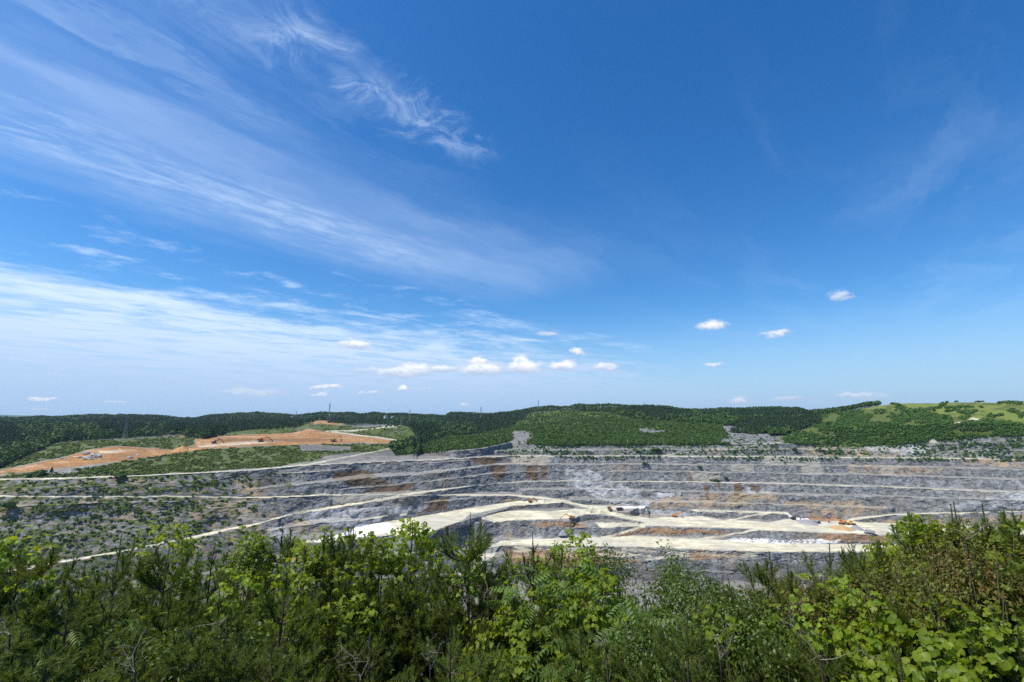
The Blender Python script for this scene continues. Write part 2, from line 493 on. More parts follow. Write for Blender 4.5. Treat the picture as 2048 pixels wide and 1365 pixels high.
def line(kind, mode, pts):
    p = np.array(pts, float)
    xs = np.arange(p[0, 0], p[-1, 0] + 1, 3.0)
    if xs[-1] < p[-1, 0]:
        xs = np.append(xs, p[-1, 0])
    py = np.interp(xs, p[:, 0], p[:, 1])
    v = np.interp(xs, p[:, 0], p[:, 2])
    a, t = ray(xs, py)
    o = np.argsort(a)
    L.append((kind, mode, a[o], t[o], v[o], p[0, 0] < -150, p[-1, 0] > 2150))


X0, X1 = -300, 2350
# far crest of everything and the ground rising to it
line('D', 'l', [(X0, 838, 2600), (0, 838, 2600), (100, 838, 2500), (150, 834, 2400), (240, 833, 2300), (350, 838, 2200), (375, 839, 2200), (450, 831, 2100), (512, 829, 2000),
                (590, 835, 1900), (637, 829, 1900), (700, 828, 1900), (725, 831, 1900), (750, 828, 1900), (812, 832, 1850), (892, 833, 1800), (900, 828, 1750),
                (950, 830, 1700), (1024, 826, 1600), (1099, 817, 1500), (1137, 820, 1480), (1154, 815, 1450), (1249, 815, 1400), (1324, 817, 1400), (1387, 820, 1400),
                (1536, 825, 1350), (1608, 825, 1300), (1612, 829, 1250), (1686, 822, 1180), (1736, 814, 1120), (1811, 807, 1080), (1911, 806, 1050), (2048, 808, 1000), (X1, 808, 1000)])
line('D', 'l', [(X0, 855, 1500), (0, 855, 1500), (200, 852, 1500), (400, 850, 1500), (600, 848, 1400), (800, 846, 1300), (1000, 842, 1250), (1200, 834, 1150), (1400, 836, 1100), (1600, 840, 1040),
                (1800, 828, 980), (2048, 822, 930), (X1, 822, 930)])
line('D', 'l', [(X0, 940, 720), (0, 938, 730), (62, 910, 790), (112, 889, 860), (200, 880, 900), (350, 875, 930), (392, 880, 950), (430, 874, 990), (512, 862, 1040), (600, 852, 1080), (640, 846, 1080), (700, 851, 1050),
                (820, 858, 1000), (880, 872, 960), (1000, 862, 1000), (1100, 850, 1000), (1300, 850, 970), (1500, 856, 930), (1700, 856, 900), (1800, 850, 880), (2048, 848, 860), (X1, 848, 860)])
# top of the orange cut, then its foot
line('D', 'l', [(X0, 946, 680), (0, 943, 690), (75, 925, 700), (125, 917, 705), (175, 901, 712), (225, 893, 720), (287, 896, 740), (350, 901, 760), (385, 888, 780), (412, 873, 820), (512, 868, 850), (587, 866, 860),
                (619, 858, 865), (662, 866, 850), (762, 876, 830), (820, 884, 800), (840, 886, 790)])
line('z', 'l', [(X0, 956, -51), (0, 951, -50), (125, 937, -45), (250, 922, -41), (350, 907, -38), (425, 897, -35), (512, 892, -34), (620, 888, -34), (712, 888, -34), (829, 888, -35)])
# plantation foot / top of the weathered upper benches
line('z', 'b', [(835, 893, -37), (900, 903, -41), (960, 898, -40), (1024, 885, -36), (1100, 888, -36), (1200, 889, -37), (1290, 887, -36), (1440, 888, -36), (1536, 888, -36),
                (1700, 884, -35), (1800, 893, -38), (1900, 888, -36), (2048, 880, -34), (X1, 880, -34)])
line('z', 'b', [(990, 903, -46), (1100, 901, -43), (1300, 900, -43), (1536, 899, -42), (1700, 900, -43), (1900, 903, -43), (2048, 902, -43), (X1, 902, -43)])
# haul road A along the left rim -> main crest to the right
line('z', 'b', [(X0, 963, -52), (0, 959, -52), (125, 957, -52), (300, 951, -52), (400, 946, -52), (512, 940, -52), (612, 931, -51), (737, 925, -51), (862, 920, -50.5),
                (962, 915, -50), (1024, 912, -50), (1300, 912, -50), (1536, 914, -50), (1690, 915, -50), (1900, 917, -50), (2048, 920, -50), (X1, 924, -50)])
line('z', 'b', [(X0, 977, -58), (0, 976, -57.8), (125, 976, -58.7), (250, 970, -58.6), (350, 965, -58.8), (430, 959, -58.2), (512, 949, -57.2), (612, 946, -57.5), (737, 933, -56), (837, 927, -54), (937, 921, -52.5)])
line('z', 'b', [(480, 980, -68), (512, 977, -68), (662, 964, -66), (737, 955, -64), (837, 950, -64), (912, 940, -61), (987, 930, -59), (1024, 929, -59), (1140, 930, -60), (1300, 929, -60), (1536, 931, -60),
                (1700, 932, -60), (1850, 935, -60), (2048, 940, -60), (X1, 944, -60)])
line('z', 'b', [(680, 980, -75), (697, 979, -75), (737, 975, -74), (812, 967, -72), (862, 963, -71), (912, 957, -70), (987, 947, -68), (1024, 945, -68), (1130, 942, -67.5), (1300, 943, -68), (1536, 946, -69),
                (1786, 952, -69), (2048, 960, -70), (X1, 966, -70)])
# haul road B
line('z', 'b', [(X0, 992, -64), (0, 993, -63.9), (125, 994, -65.7), (250, 994, -68.3), (350, 993, -70.5), (450, 995, -74.7), (512, 996, -76.5), (612, 993, -77.3), (667, 991, -78.5), (800, 990, -79.5), (824, 989, -80), (887, 980, -80), (962, 970, -80), (1024, 965, -80),
                (1100, 962, -79), (1200, 962, -79.5), (1400, 965, -80), (1536, 967, -80), (1786, 975, -80.5), (2048, 986, -82), (X1, 994, -82)])
line('z', 'b', [(X0, 1016, -71), (50, 1012, -71), (125, 1009, -70.8), (250, 1004, -71.7), (350, 1004, -74.6), (450, 1004, -78.5), (500, 1003, -79.5)])
line('z', 'b', [(X0, 1045, -81.4), (0, 1042, -81.4), (125, 1037, -81.6), (250, 1030, -81.9), (300, 1027, -82), (375, 1020, -82), (512, 1011, -82.6), (590, 1006, -83), (662, 999, -83)])
line('z', 'b', [(1040, 981, -87), (1160, 978, -87), (1300, 982, -89), (1536, 989, -90), (1786, 994, -89.6), (2048, 1001, -89.5), (X1, 1008, -89.5)])
line('z', 'b', [(X0, 1085, -93.5), (0, 1080, -93.5), (125, 1070, -92.2), (175, 1065, -92.4), (300, 1059, -92.8), (375, 1051, -93), (425, 1045, -94), (512, 1039, -94), (560, 1037, -94)])
# haul road C, its continuation down to the floor
line('z', 'b', [(X0, 1185, -112), (0, 1148, -110), (90, 1130, -109), (160, 1119, -108), (250, 1102, -106), (375, 1077, -102), (512, 1049, -97), (587, 1029, -93), (662, 1016, -89), (762, 1000.5, -84), (824, 992, -82.5),
                (900, 991, -86), (1024, 992, -91), (1124, 1003, -97), (1199, 1019, -103)])
line('z', 'b', [(700, 1024, -92), (762, 1015, -90), (887, 1002, -89.5), (949, 996, -89)])
line('z', 'b', [(540, 1062, -101), (640, 1046, -98), (725, 1041, -99), (762, 1034, -98), (812, 1027, -97)])
line('z', 'b', [(1140, 1000, -97), (1300, 1003, -99), (1536, 1009, -100), (1686, 1014, -100), (1786, 1017, -99)])
# upper working floor: back edge and front edge
line('z', 'l', [(596, 1083, -108), (700, 1062, -106), (740, 1049, -104), (840, 1033, -102), (912, 1022, -100.5), (1024, 1004, -98), (1090, 1001, -97.5)])
line('z', 'b', [(596, 1090, -109), (640, 1087, -109), (680, 1083, -108.5), (740, 1076, -108), (780, 1071, -107.5), (830, 1072, -107), (850, 1067, -106.5), (937, 1040, -104), (1024, 1013, -100), (1100, 1007, -99.5), (1124, 1006, -99.5)])
# floor with the lorries, and mid floor
line('z', 'l', [(1150, 1014, -102), (1199, 1016, -103), (1280, 1014, -103)])
line('z', 'b', [(1199, 1022, -104), (1260, 1024, -105), (1275, 1016, -104), (1292, 1014, -104), (1298, 1030, -108)])
line('z', 'l', [(965, 1036, -105), (1024, 1023, -104), (1100, 1021, -104), (1180, 1022, -105)])
line('z', 'b', [(950, 1050, -107), (985, 1043, -107), (1050, 1040, -107), (1140, 1041, -107.5), (1160, 1031, -107), (1200, 1029, -108), (1240, 1035, -110), (1295, 1046, -113)])
# right-hand level at the foot of the wall
line('z', 'b', [(1375, 1022, -106), (1400, 1020, -106), (1536, 1025, -107), (1573, 1026, -107), (1590, 1036, -112)])
# main floor F3
line('z', 'l', [(1150, 1050, -112), (1230, 1052, -113), (1290, 1040, -112), (1320, 1036, -112), (1390, 1034, -112), (1450, 1043, -114), (1536, 1046, -115), (1573, 1041, -114), (1636, 1044, -114), (1700, 1044, -112.5), (1724, 1050, -114), (1830, 1051, -114.5), (2048, 1057, -115), (X1, 1060, -115)])
line('z', 'b', [(1690, 1042, -112), (1711, 1038, -111), (1786, 1030, -106), (1911, 1026, -104), (2048, 1022, -102), (X1, 1020, -101)])
line('z', 'b', [(1100, 1056, -115), (1200, 1056, -115), (1299, 1053, -115), (1474, 1058, -116), (1536, 1062, -116.5), (1686, 1068, -117), (1811, 1072, -118), (2048, 1078, -118), (X1, 1085, -118)])
# lower floor F4
line('z', 'l', [(985, 1084, -123), (1024, 1078, -123), (1199, 1075, -123), (1424, 1078, -124), (1536, 1086, -126), (1811, 1090, -126), (2048, 1096, -126), (X1, 1100, -126)])
line('z', 'b', [(940, 1100, -126), (1000, 1093, -126), (1024, 1092, -126), (1274, 1095, -126.5), (1536, 1104, -127), (1811, 1107, -128), (2048, 1112, -128), (X1, 1118, -128)])
line('z', 'b', [(X0, 1215, -122), (0, 1190, -124), (190, 1186, -125), (300, 1170, -126), (400, 1150, -125), (560, 1128, -121), (700, 1112, -118), (850, 1108, -121), (940, 1112, -128), (1024, 1118, -133), (1274, 1112, -132), (1310, 1118, -134), (1420, 1116, -134),
                (1536, 1118, -134), (1811, 1124, -134), (2048, 1130, -134), (X1, 1140, -134)])
line('z', 'b', [(X0, 1270, -134), (300, 1230, -136), (700, 1160, -132), (1024, 1145, -142), (1250, 1135, -141), (1536, 1150, -146), (2048, 1170, -146), (X1, 1190, -146)])
line('z', 'l', [(X0, 1330, -144), (700, 1215, -146), (1024, 1180, -150), (1536, 1185, -152), (2048, 1215, -154), (X1, 1250, -154)])
line('D', 'l', [(X0, 1500, 330), (0, 1400, 330), (1024, 1300, 360), (2048, 1400, 330), (X1, 1500, 330)])

NCOL = 2000
AZ = np.linspace(math.radians(-58), math.radians(58), NCOL)
py_rows = np.concatenate([np.linspace(1420, 1215, 24)[:-1], np.linspace(1215, 1000, 330)[:-1], np.linspace(1000, 885, 220)[:-1], np.linspace(885, 800, 100)])
NROW = len(py_rows)
_, row_t = ray(np.full(NROW, CX), py_rows)       # central column; other columns stretch between their own ends
D_g = np.zeros((NROW, NCOL))
Z_g = np.zeros((NROW, NCOL))
T_g = np.zeros((NROW, NCOL))
FACE = np.zeros((NROW, NCOL))
CREST = np.zeros((NROW, NCOL))
pxc, _ = unray(AZ, np.full(NCOL, -0.15))
cot = 0.45 + 0.35 * (fbm(AZ * 60, AZ * 0 + 3, 4, 81)) + 0.45 * sstep(pxc, 700, 380)
for j, a in enumerate(AZ):
    keys = []
    for (kind, mode, la, lt, lv, exl, exr) in L:
        if a < la[0] and not exl or a > la[-1] and not exr:
            continue
        t = float(np.interp(a, la, lt))
        v = float(np.interp(a, la, lv))
        if kind == 'z':
            D, z = v / min(t, -1e-3), v
        else:
            D, z = v, v * t
        w = 1.0
        fd = 0.085 if kind == 'z' else 0.06
        if not exl: w = min(w, (a - la[0]) / fd)
        if not exr: w = min(w, (la[-1] - a) / fd)
        w = max(0.02, w)
        jt = 1 + (vnoise(np.array(a * 190.0), np.array(v * 3.0), 5) - 0.5) * 0.006 + (vnoise(np.array(a * 600.0), np.array(v * 3.0), 6) - 0.5) * 0.0015 if kind == 'z' else 1.0
        keys.append([t, D, z, mode, w * w * (3 - 2 * w), float(jt)])
    keys.sort(key=lambda k: -k[0])               # top (far) first
    for i_ in range(1, len(keys) - 1):           # a line that begins or ends here melts into its neighbours
        k_ = keys[i_]
        if k_[4] < 1:
            A_, B_ = keys[i_ - 1], keys[i_ + 1]
            m_ = (A_[2] - B_[2]) / max(A_[1] - B_[1], 1.0)
            dn = k_[0] - m_
            Dc = (A_[2] - m_ * A_[1]) / dn if abs(dn) > 1e-5 else k_[1]
            if B_[1] - 1 <= Dc <= A_[1] + 1:
                k_[1] = k_[4] * k_[1] + (1 - k_[4]) * Dc
                k_[2] = k_[0] * k_[1]
    pts = [(keys[0][1], keys[0][2], 0)]
    cr = []
    Dp, zp, mp = keys[0][1], keys[0][2], keys[0][3]
    for (t, D, z, mode, w_, jt) in keys[1:]:
        if D > Dp - 2.0:
            D = Dp - 2.0
            z = t * D
        if mp == 'b' and zp - z > 1.5:
            Dt = Dp - (zp - z) * cot[j]
            if Dt > D + 0.5:
                pts.append((Dt, z + 0.25, 1))
            else:
                pass
            pts.append((D, z, 0 if Dt > D + 0.5 else 1))
        else:
            slope = (zp - z) / max(Dp - D, 0.1)
            pts.append((D, z, 1 if slope > 0.45 else 0))
        cr.append((t, 1.0 if mode == 'b' and w_ > .3 else 0.0))
        Dp, zp, mp = D, z, mode
    P = np.array(pts)
    tk = P[:, 1] / P[:, 0]
    tk = np.minimum.accumulate(tk)
    t0, t1 = tk[-1], tk[0]
    tr = t0 + (row_t - row_t[0]) / (row_t[-1] - row_t[0]) * (t1 - t0)
    k = np.clip(np.searchsorted(-tk, -tr, side='left'), 1, len(tk) - 1)
    Da, Za, Db, Zb = P[k - 1, 0], P[k - 1, 1], P[k, 0], P[k, 1]
    mm = (Za - Zb) / np.maximum(Da - Db, 1e-3)
    den = tr - mm
    Dq = (Za - mm * Da) / np.where(np.abs(den) < 1e-6, -1e-6, den)
    Dq = np.clip(Dq, Db, Da)
    D_g[:, j] = Dq
    Z_g[:, j] = Za + mm * (Dq - Da)
    T_g[:, j] = tr
    FACE[:, j] = P[k, 2]
    for (tc_, on_) in cr:
        if on_:
            dt_ = tr - tc_
            CREST[:, j] = np.maximum(CREST[:, j], np.exp(-(np.where(dt_ > 0, dt_ / 0.0012, dt_ / 0.0005)) ** 2))
# soften column-to-column steps where contour lines start or end
for _ in range(3):
    D_g[:, 1:-1] = 0.25 * D_g[:, :-2] + 0.5 * D_g[:, 1:-1] + 0.25 * D_g[:, 2:]
    Z_g[:, 1:-1] = 0.25 * Z_g[:, :-2] + 0.5 * Z_g[:, 1:-1] + 0.25 * Z_g[:, 2:]
AZg = np.broadcast_to(AZ, D_g.shape)
PX, PY = unray(AZg, Z_g / D_g)
Xw0, Yw0 = np.sin(AZg) * D_g, np.cos(AZg) * D_g
ZO = (fbm(Xw0 * 0.0045, Yw0 * 0.0030, 4, 501) - 0.5) * 12.0 * sstep(D_g, 930, 1250) + (fbm(Xw0 * 0.012, Yw0 * 0.010, 3, 502) - 0.5) * 12 * sstep(D_g, 760, 1000)
ZO *= np.where(PX > 1600, 0.35, 1.0)


def terr(px, py):
    """world point on the terrain seen at a photo pixel (before small displacement)"""
    a, t = ray(px, py)
    fj = np.clip((a - AZ[0]) / (AZ[1] - AZ[0]), 0, NCOL - 1.001)
    j = np.round(fj).astype(int)
    a, t, j = np.atleast_1d(a), np.atleast_1d(t), np.atleast_1d(j)
    out = np.zeros((len(a), 3))
    for q in range(len(a)):
        tt = Z_g[:, j[q]] / D_g[:, j[q]]
        D = np.interp(t[q], tt, D_g[:, j[q]])
        z = np.interp(t[q], tt, Z_g[:, j[q]] + ZO[:, j[q]])
        out[q] = (math.sin(a[q]) * D, math.cos(a[q]) * D, z)
    return out


def inpoly(px, py, poly):
    poly = np.array(poly, float)
    r = np.zeros(px.shape, bool)
    n = len(poly)
    for i in range(n):
        x1, y1 = poly[i]
        x2, y2 = poly[(i + 1) % n]
        if y1 == y2:
            continue
        c = ((y1 > py) != (y2 > py)) & (px < (x2 - x1) * (py - y1) / (y2 - y1) + x1)
        r ^= c
    return r


Xw, Yw = np.sin(AZg) * D_g, np.cos(AZg) * D_g
w1 = fbm(Xw * 0.06, Yw * 0.06, 5, 3) - 0.5
w2 = fbm(Xw * 0.06 + 50, Yw * 0.06, 5, 13) - 0.5
jx = PX + w1 * 26
jy = PY + w2 * 7
jy2 = PY + w2 * 3
w3 = fbm(PX * 0.05, PY * 0.25, 4, 33)
w4 = fbm(PX * 0.35, PY * 0.6, 3, 44)


def blur(A, n=1):
    A = A.astype(float)
    for _ in range(n):
        A[1:-1] = 0.25 * A[:-2] + 0.5 * A[1:-1] + 0.25 * A[2:]
        A[:, 1:-1] = 0.25 * A[:, :-2] + 0.5 * A[:, 1:-1] + 0.25 * A[:, 2:]
    return A


def polys(lst, X=None, Y=None):
    r = np.zeros(PX.shape, bool)
    for p in lst:
        r |= inpoly(PX if X is None else X, PY if Y is None else Y, p)
    return r


def strip(pts, w):
    """road band along pixel polyline; w = half width in px (vertical)"""
    p = np.array(pts, float)
    y = np.interp(PX, p[:, 0], p[:, 1])
    ww = np.interp(PX, p[:, 0], p[:, 2]) if p.shape[1] > 2 else w
    return (np.abs(PY + w2 * 1.2 - y) < ww) & (PX >= p[0, 0]) & (PX <= p[-1, 0])


weak = np.zeros(PX.shape, bool)
road = polys([
    [(600, 1083), (640, 1078), (700, 1066), (708, 1055), (740, 1048), (840, 1032), (912, 1021), (1024, 1003), (1100, 1000), (1135, 1006), (1100, 1007), (1024, 1012), (937, 1030), (925, 1041), (850, 1067), (830, 1073), (780, 1071), (740, 1076), (680, 1083), (612, 1088)],
    [(960, 1037), (1000, 1024), (1040, 1021), (1100, 1023), (1150, 1018), (1199, 1019), (1240, 1026), (1300, 1038), (1320, 1035), (1400, 1033), (1450, 1041), (1500, 1042), (1536, 1045), (1560, 1041), (1580, 1038), (1640, 1044),
     (1700, 1042), (1760, 1046), (1830, 1050), (2100, 1056), (2100, 1078), (1811, 1071), (1686, 1067), (1536, 1061), (1474, 1057), (1299, 1052), (1200, 1056), (1190, 1046), (1290, 1046), (1240, 1035), (1200, 1028), (1165, 1030), (1150, 1038), (1050, 1040), (985, 1044)],
    [(1150, 1010), (1215, 1012), (1290, 1014), (1270, 1018), (1200, 1022)],
    [(1380, 1019), (1536, 1024), (1575, 1024), (1578, 1029), (1536, 1027), (1390, 1023)],
    [(950, 1112), (975, 1096), (1000, 1082), (1024, 1079), (1199, 1075), (1249, 1071), (1424, 1079), (1536, 1087), (1811, 1090), (2100, 1098), (2100, 1112), (1811, 1104), (1536, 1104), (1274, 1094), (1024, 1091), (1000, 1093), (985, 1115), (930, 1150), (900, 1165)],
])
road |= strip([(-300, 962), (0, 959), (125, 957), (300, 951), (400, 946), (512, 940), (612, 930), (652, 922)], 1.4)
weak |= strip([(652, 922), (787, 896), (829, 887)], 1.2)
weak |= strip([(600, 931), (737, 925), (862, 920), (962, 915), (1024, 912.5), (1300, 912.5), (1536, 914), (1690, 915.5), (1900, 917), (2048, 920), (2350, 924)], 0.9)
road |= strip([(-300, 990), (0, 992), (150, 994), (350, 992.5), (512, 995), (612, 992), (662, 986)], 1.7)
weak |= strip([(650, 990), (800, 990)], 1.0)
road |= strip([(0, 1146), (90, 1129), (160, 1118), (250, 1101), (375, 1076), (512, 1048), (587, 1028), (662, 1015), (762, 999.5), (824, 988), (887, 979.5), (962, 969.5)], 2.0)
road |= strip([(540, 1040, 2.2), (587, 1027, 2.6), (662, 1014, 2.8), (762, 998.5, 2.8), (824, 988, 2.8), (870, 982, 2)], 2.8)
weak |= strip([(960, 969.5, 1.6), (1024, 964.5, 1.2), (1100, 961.5, 1), (1300, 963, .9), (1536, 966.5, .9), (1786, 974.5, .9), (2048, 985.5, .9)], 1)
road |= strip([(810, 990, 2), (900, 990, 1.2), (1024, 991, 1.5), (1060, 994, 2), (1124, 1002, 2.5), (1199, 1019, 3)], 2.0)
road |= strip([(1199, 1020, 2.5), (1240, 1029, 2), (1300, 1040, 2.5)], 2)
road |= strip([(720, 1041), (762, 1033.5), (812, 1027)], 1.3)
road |= strip([(1200, 1077), (1240, 1066), (1290, 1052)], 2.6)
road |= strip([(1370, 1084), (1440, 1072), (1515, 1060)], 2.4)
road |= strip([(1445, 1043), (1490, 1034), (1540, 1025)], 1.8)
road |= strip([(1696, 1041, 2.2), (1711, 1037, 1.6), (1786, 1030, 1.5), (1911, 1026, 1.5), (2048, 1022, 1.5), (2350, 1020, 1.5)], 1.6)
road |= strip([(1640, 1047), (1696, 1043), (1724, 1050), (1780, 1053)], 1.5)
weak |= strip([(1325, 911, 1), (1420, 899, .8), (1520, 890, .9), (1600, 879, .9), (1700, 869, .8), (1770, 864, .6)], 1)
road |= strip([(1895, 851, 1.2), (1930, 844, 1.6), (1945, 839, 3), (1965, 841, 1.5)], 1)
road |= strip([(650, 862, .8), (700, 861, 1), (800, 855, 1.4)], 1)
road |= strip([(662, 864, 1), (762, 876, 1), (829, 886, 1.2)], 1)
weak |= polys([[(1857, 880), (1868, 876), (1875, 886), (1858, 886)]])
white = polys([[(700, 1062), (712, 1050), (780, 1046), (800, 1060), (700, 1080), (620, 1086), (640, 1079)],
               [(1230, 1015), (1260, 1013), (1290, 1012), (1288, 1016), (1250, 1017)], [(1570, 1026), (1580, 1029), (1592, 1037), (1612, 1036), (1618, 1040), (1590, 1041)]], jx * .5 + PX * .5, jy2)
speck = (w4 > 0.47) & polys([[(1470, 1076), (1536, 1078), (1600, 1080), (1680, 1080), (1680, 1087), (1536, 1088), (1450, 1082)]])
white = blur(white * 0.8) + blur(speck) * .9
edge_noise = (w3 - 0.5) * 2

orange = polys([
    [(-300, 950), (0, 942), (75, 926), (125, 917), (175, 901), (225, 893), (287, 896), (340, 900), (385, 892), (392, 881), (412, 873), (512, 868), (587, 865), (619, 857), (662, 865), (762, 876), (820, 885), (790, 888), (720, 886), (640, 889), (520, 892),
     (425, 897), (350, 908), (250, 922), (125, 937), (0, 950), (-300, 962)],
    [(752, 889), (790, 891), (780, 900), (765, 899)],
    [(330, 876), (360, 874), (390, 880), (370, 879)],
    [(1060, 1045), (1150, 1042), (1175, 1052), (1165, 1056), (1060, 1052)], [(1265, 1056), (1330, 1057), (1460, 1062), (1440, 1069), (1300, 1069), (1230, 1072)],
    [(1010, 1100), (1130, 1100), (1250, 1108), (1200, 1118), (1290, 1122), (1200, 1130), (1010, 1125)],
    [(1380, 1105), (1412, 1093), (1418, 1105), (1500, 1112), (1380, 1120)],
    [(1600, 1036), (1640, 1032), (1700, 1040), (1690, 1046), (1640, 1046)], [(1640, 1067), (1790, 1072), (1820, 1085), (1700, 1086), (1640, 1080)],
    [(1880, 864), (1950, 866), (1960, 871), (1890, 872)], [(828, 1075), (850, 1070), (880, 1105), (855, 1108)],
    [(640, 842), (672, 845), (690, 851), (640, 852), (620, 850)],
    [(1950, 1080), (2060, 1080), (2060, 1095)],
    [(600, 1090), (640, 1095), (610, 1120), (570, 1125)],
], PX + w1 * 14, jy2)
ochre = np.clip(blur(polys([[(1000, 912), (1080, 912), (1090, 930), (1000, 930)], [(1000, 1000), (1060, 1000), (1045, 1030)], [(590, 1040), (660, 1045), (640, 1070), (595, 1066)],
                            [(1380, 990), (1560, 985), (1540, 1012), (1300, 1020), (1290, 1000)], [(1200, 985), (1290, 1010), (1240, 1000)], [(1700, 930), (1900, 935), (1880, 948), (1700, 948)],
                            [(1560, 1005), (1780, 1000), (1760, 1030), (1620, 1035)], [(1860, 1040), (2060, 1030), (2060, 1052), (1780, 1050), (1730, 1042)],
                            [(1600, 890), (1800, 905), (1790, 915), (1600, 912)], [(480, 1020), (560, 1025), (560, 1040)], [(1900, 915), (2040, 920), (2040, 936), (1920, 930)],
                            [(1260, 1028), (1360, 1030), (1340, 1040), (1270, 1040)], [(1010, 1062), (1040, 1055), (1060, 1075), (1020, 1080)]], jx, jy), 3), 0, 1)
lbn = (1 - sstep(PX, 420, 640)) * (PY > 960)
# diagonal soil runs on the left benches
runs = (fbm((PX + 1.1 * (PY - 950)) * 0.020, PY * 0.012, 3, 71) > 0.60) & (PX < 560) & (PY > 960)
ochre = np.clip(ochre + 0.75 * blur(runs, 2) + 0.75 * lbn * sstep(fbm(PX * 0.03, PY * 0.08, 4, 72), 0.45, 0.6), 0, 1)
brown = np.clip(blur(polys([[(1048, 932), (1075, 934), (1072, 962), (1052, 958)], [(1082, 933), (1096, 934), (1093, 958), (1082, 955)], [(1380, 940), (1388, 940), (1388, 966), (1382, 966)],
                            [(1410, 970), (1420, 975), (1418, 1004), (1412, 1002)], [(1466, 966), (1484, 970), (1484, 1004), (1470, 1005)], [(1436, 968), (1444, 968), (1444, 985)],
                            [(1500, 968), (1520, 972), (1516, 990)], [(672, 945), (740, 942), (750, 952), (700, 965), (660, 960)], [(680, 960), (760, 955), (780, 968), (700, 976)],
                            [(800, 968), (830, 968), (810, 986), (720, 986), (760, 972)], [(850, 1000), (900, 995), (890, 1022), (840, 1024), (860, 1010)], [(980, 932), (1010, 930), (1005, 960), (985, 955)],
                            [(940, 915), (1000, 915), (990, 930), (950, 926)]], jx * .6 + PX * .4, jy2), 2), 0, 1)
pale = np.clip(blur(polys([[(1130, 935), (1180, 940), (1260, 975), (1300, 1000), (1200, 1000), (1140, 970)], [(640, 1020), (760, 1015), (900, 1010), (780, 1040), (700, 1055), (600, 1050)], [(505, 1040), (560, 1045), (600, 1070), (560, 1085), (515, 1060)],
                           [(1200, 995), (1300, 1000), (1290, 1014), (1220, 1010)], [(1290, 1020), (1340, 1022), (1400, 1030), (1320, 1033)], [(1300, 985), (1400, 990), (1390, 1010), (1300, 1005)], [(1490, 970), (1560, 990), (1500, 1000)],
                           [(1024, 1068), (1190, 1070), (1190, 1077), (1024, 1079)], [(1700, 880), (1870, 895), (1860, 912), (1700, 908)], [(2000, 985), (2060, 985), (2060, 1020), (1880, 1018)],
                           [(1415, 1098), (1450, 1096), (1470, 1104), (1420, 1108)], [(460, 1020), (500, 1010), (490, 1040), (470, 1040)]], jx, jy), 4), 0, 1)
pale = np.maximum(pale, 0.45 * sstep(PX, 1700, 2048) * (PY > 960) * (PY < 1030))
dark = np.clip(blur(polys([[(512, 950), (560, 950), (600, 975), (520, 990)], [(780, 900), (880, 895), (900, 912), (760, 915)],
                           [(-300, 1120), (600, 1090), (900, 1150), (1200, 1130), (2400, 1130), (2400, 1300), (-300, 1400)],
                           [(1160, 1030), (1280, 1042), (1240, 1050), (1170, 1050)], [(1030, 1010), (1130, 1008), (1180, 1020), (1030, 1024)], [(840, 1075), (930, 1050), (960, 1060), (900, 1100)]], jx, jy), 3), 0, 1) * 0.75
beige = polys([[(1524, 914), (1594, 914), (1600, 931), (1528, 931)], [(1596, 914), (1636, 914), (1648, 948), (1604, 948)], [(1378, 942), (1440, 944), (1438, 964), (1390, 964)], [(1462, 930), (1508, 930), (1506, 944), (1462, 944)],
               [(1760, 932), (1786, 932), (1790, 951), (1764, 951)], [(1006, 910), (1105, 912), (1100, 926), (1030, 926)], [(650, 992), (800, 991), (770, 1000), (690, 1010), (660, 998)], [(560, 940), (612, 934), (612, 946), (560, 947)]]) * 0.7
forest = polys([
    [(-300, 780), (2400, 780), (2400, 790), (2048, 803), (1700, 822), (1640, 829), (1640, 850), (1560, 872), (1470, 868), (1440, 850), (1450, 890), (1100, 892), (1024, 884), (960, 897), (900, 902), (835, 892), (790, 910), (780, 893), (840, 880), (820, 858), (790, 848), (700, 850), (640, 842), (600, 855),
     (512, 862), (430, 873), (395, 880), (350, 873), (200, 879), (112, 886), (62, 910), (0, 938), (-300, 945)],
]).astype(float)
plant_m = inpoly(PX, PY, [(835, 892), (900, 872), (960, 868), (985, 862), (1024, 850), (1060, 828), (1130, 822), (1220, 830), (1290, 842), (1450, 852), (1460, 890), (1100, 892), (1060, 888), (1022, 884), (960, 897), (900, 902), (790, 912), (800, 900)])
rscrub = inpoly(PX, PY, [(1560, 872), (1640, 850), (1640, 829), (1700, 820), (1800, 806), (2400, 800), (2400, 870), (2048, 872), (1900, 880), (1800, 890), (1700, 895), (1620, 890), (1560, 885)])
hillgrass = inpoly(PX, jy2, [(1700, 818), (1740, 812), (1840, 803), (2400, 800), (2400, 865), (2048, 850), (1960, 838), (1900, 834), (1830, 822)])
lgreen = polys([[(-300, 945), (0, 940), (62, 910), (112, 887), (200, 880), (350, 874), (390, 880), (385, 892), (340, 899), (287, 895), (225, 892), (175, 900), (125, 915), (75, 924), (0, 941)],
                [(-300, 962), (0, 955), (40, 950), (170, 937), (250, 923), (350, 908), (425, 898), (520, 893), (640, 890), (720, 888), (790, 889), (785, 896), (760, 905), (700, 905), (650, 912), (640, 920), (610, 925), (540, 935), (400, 944), (300, 949), (125, 954), (0, 956)],
                [(430, 873), (512, 860), (600, 850), (680, 850), (820, 856), (880, 872), (835, 888), (760, 874), (662, 864), (619, 856), (587, 864), (512, 867)]], PX + w1 * 8, jy2)
upper_dots = inpoly(PX, PY, [(1022, 884), (1460, 890), (1560, 886), (2400, 870), (2400, 925), (990, 912)])
vegn = fbm(PX * 0.10, PY * 0.30, 4, 91)
vegn2 = fbm(PX * 0.03, PY * 0.06, 3, 92)
lben = (PX < 620) & (PY > 945) & (PY < 1200)
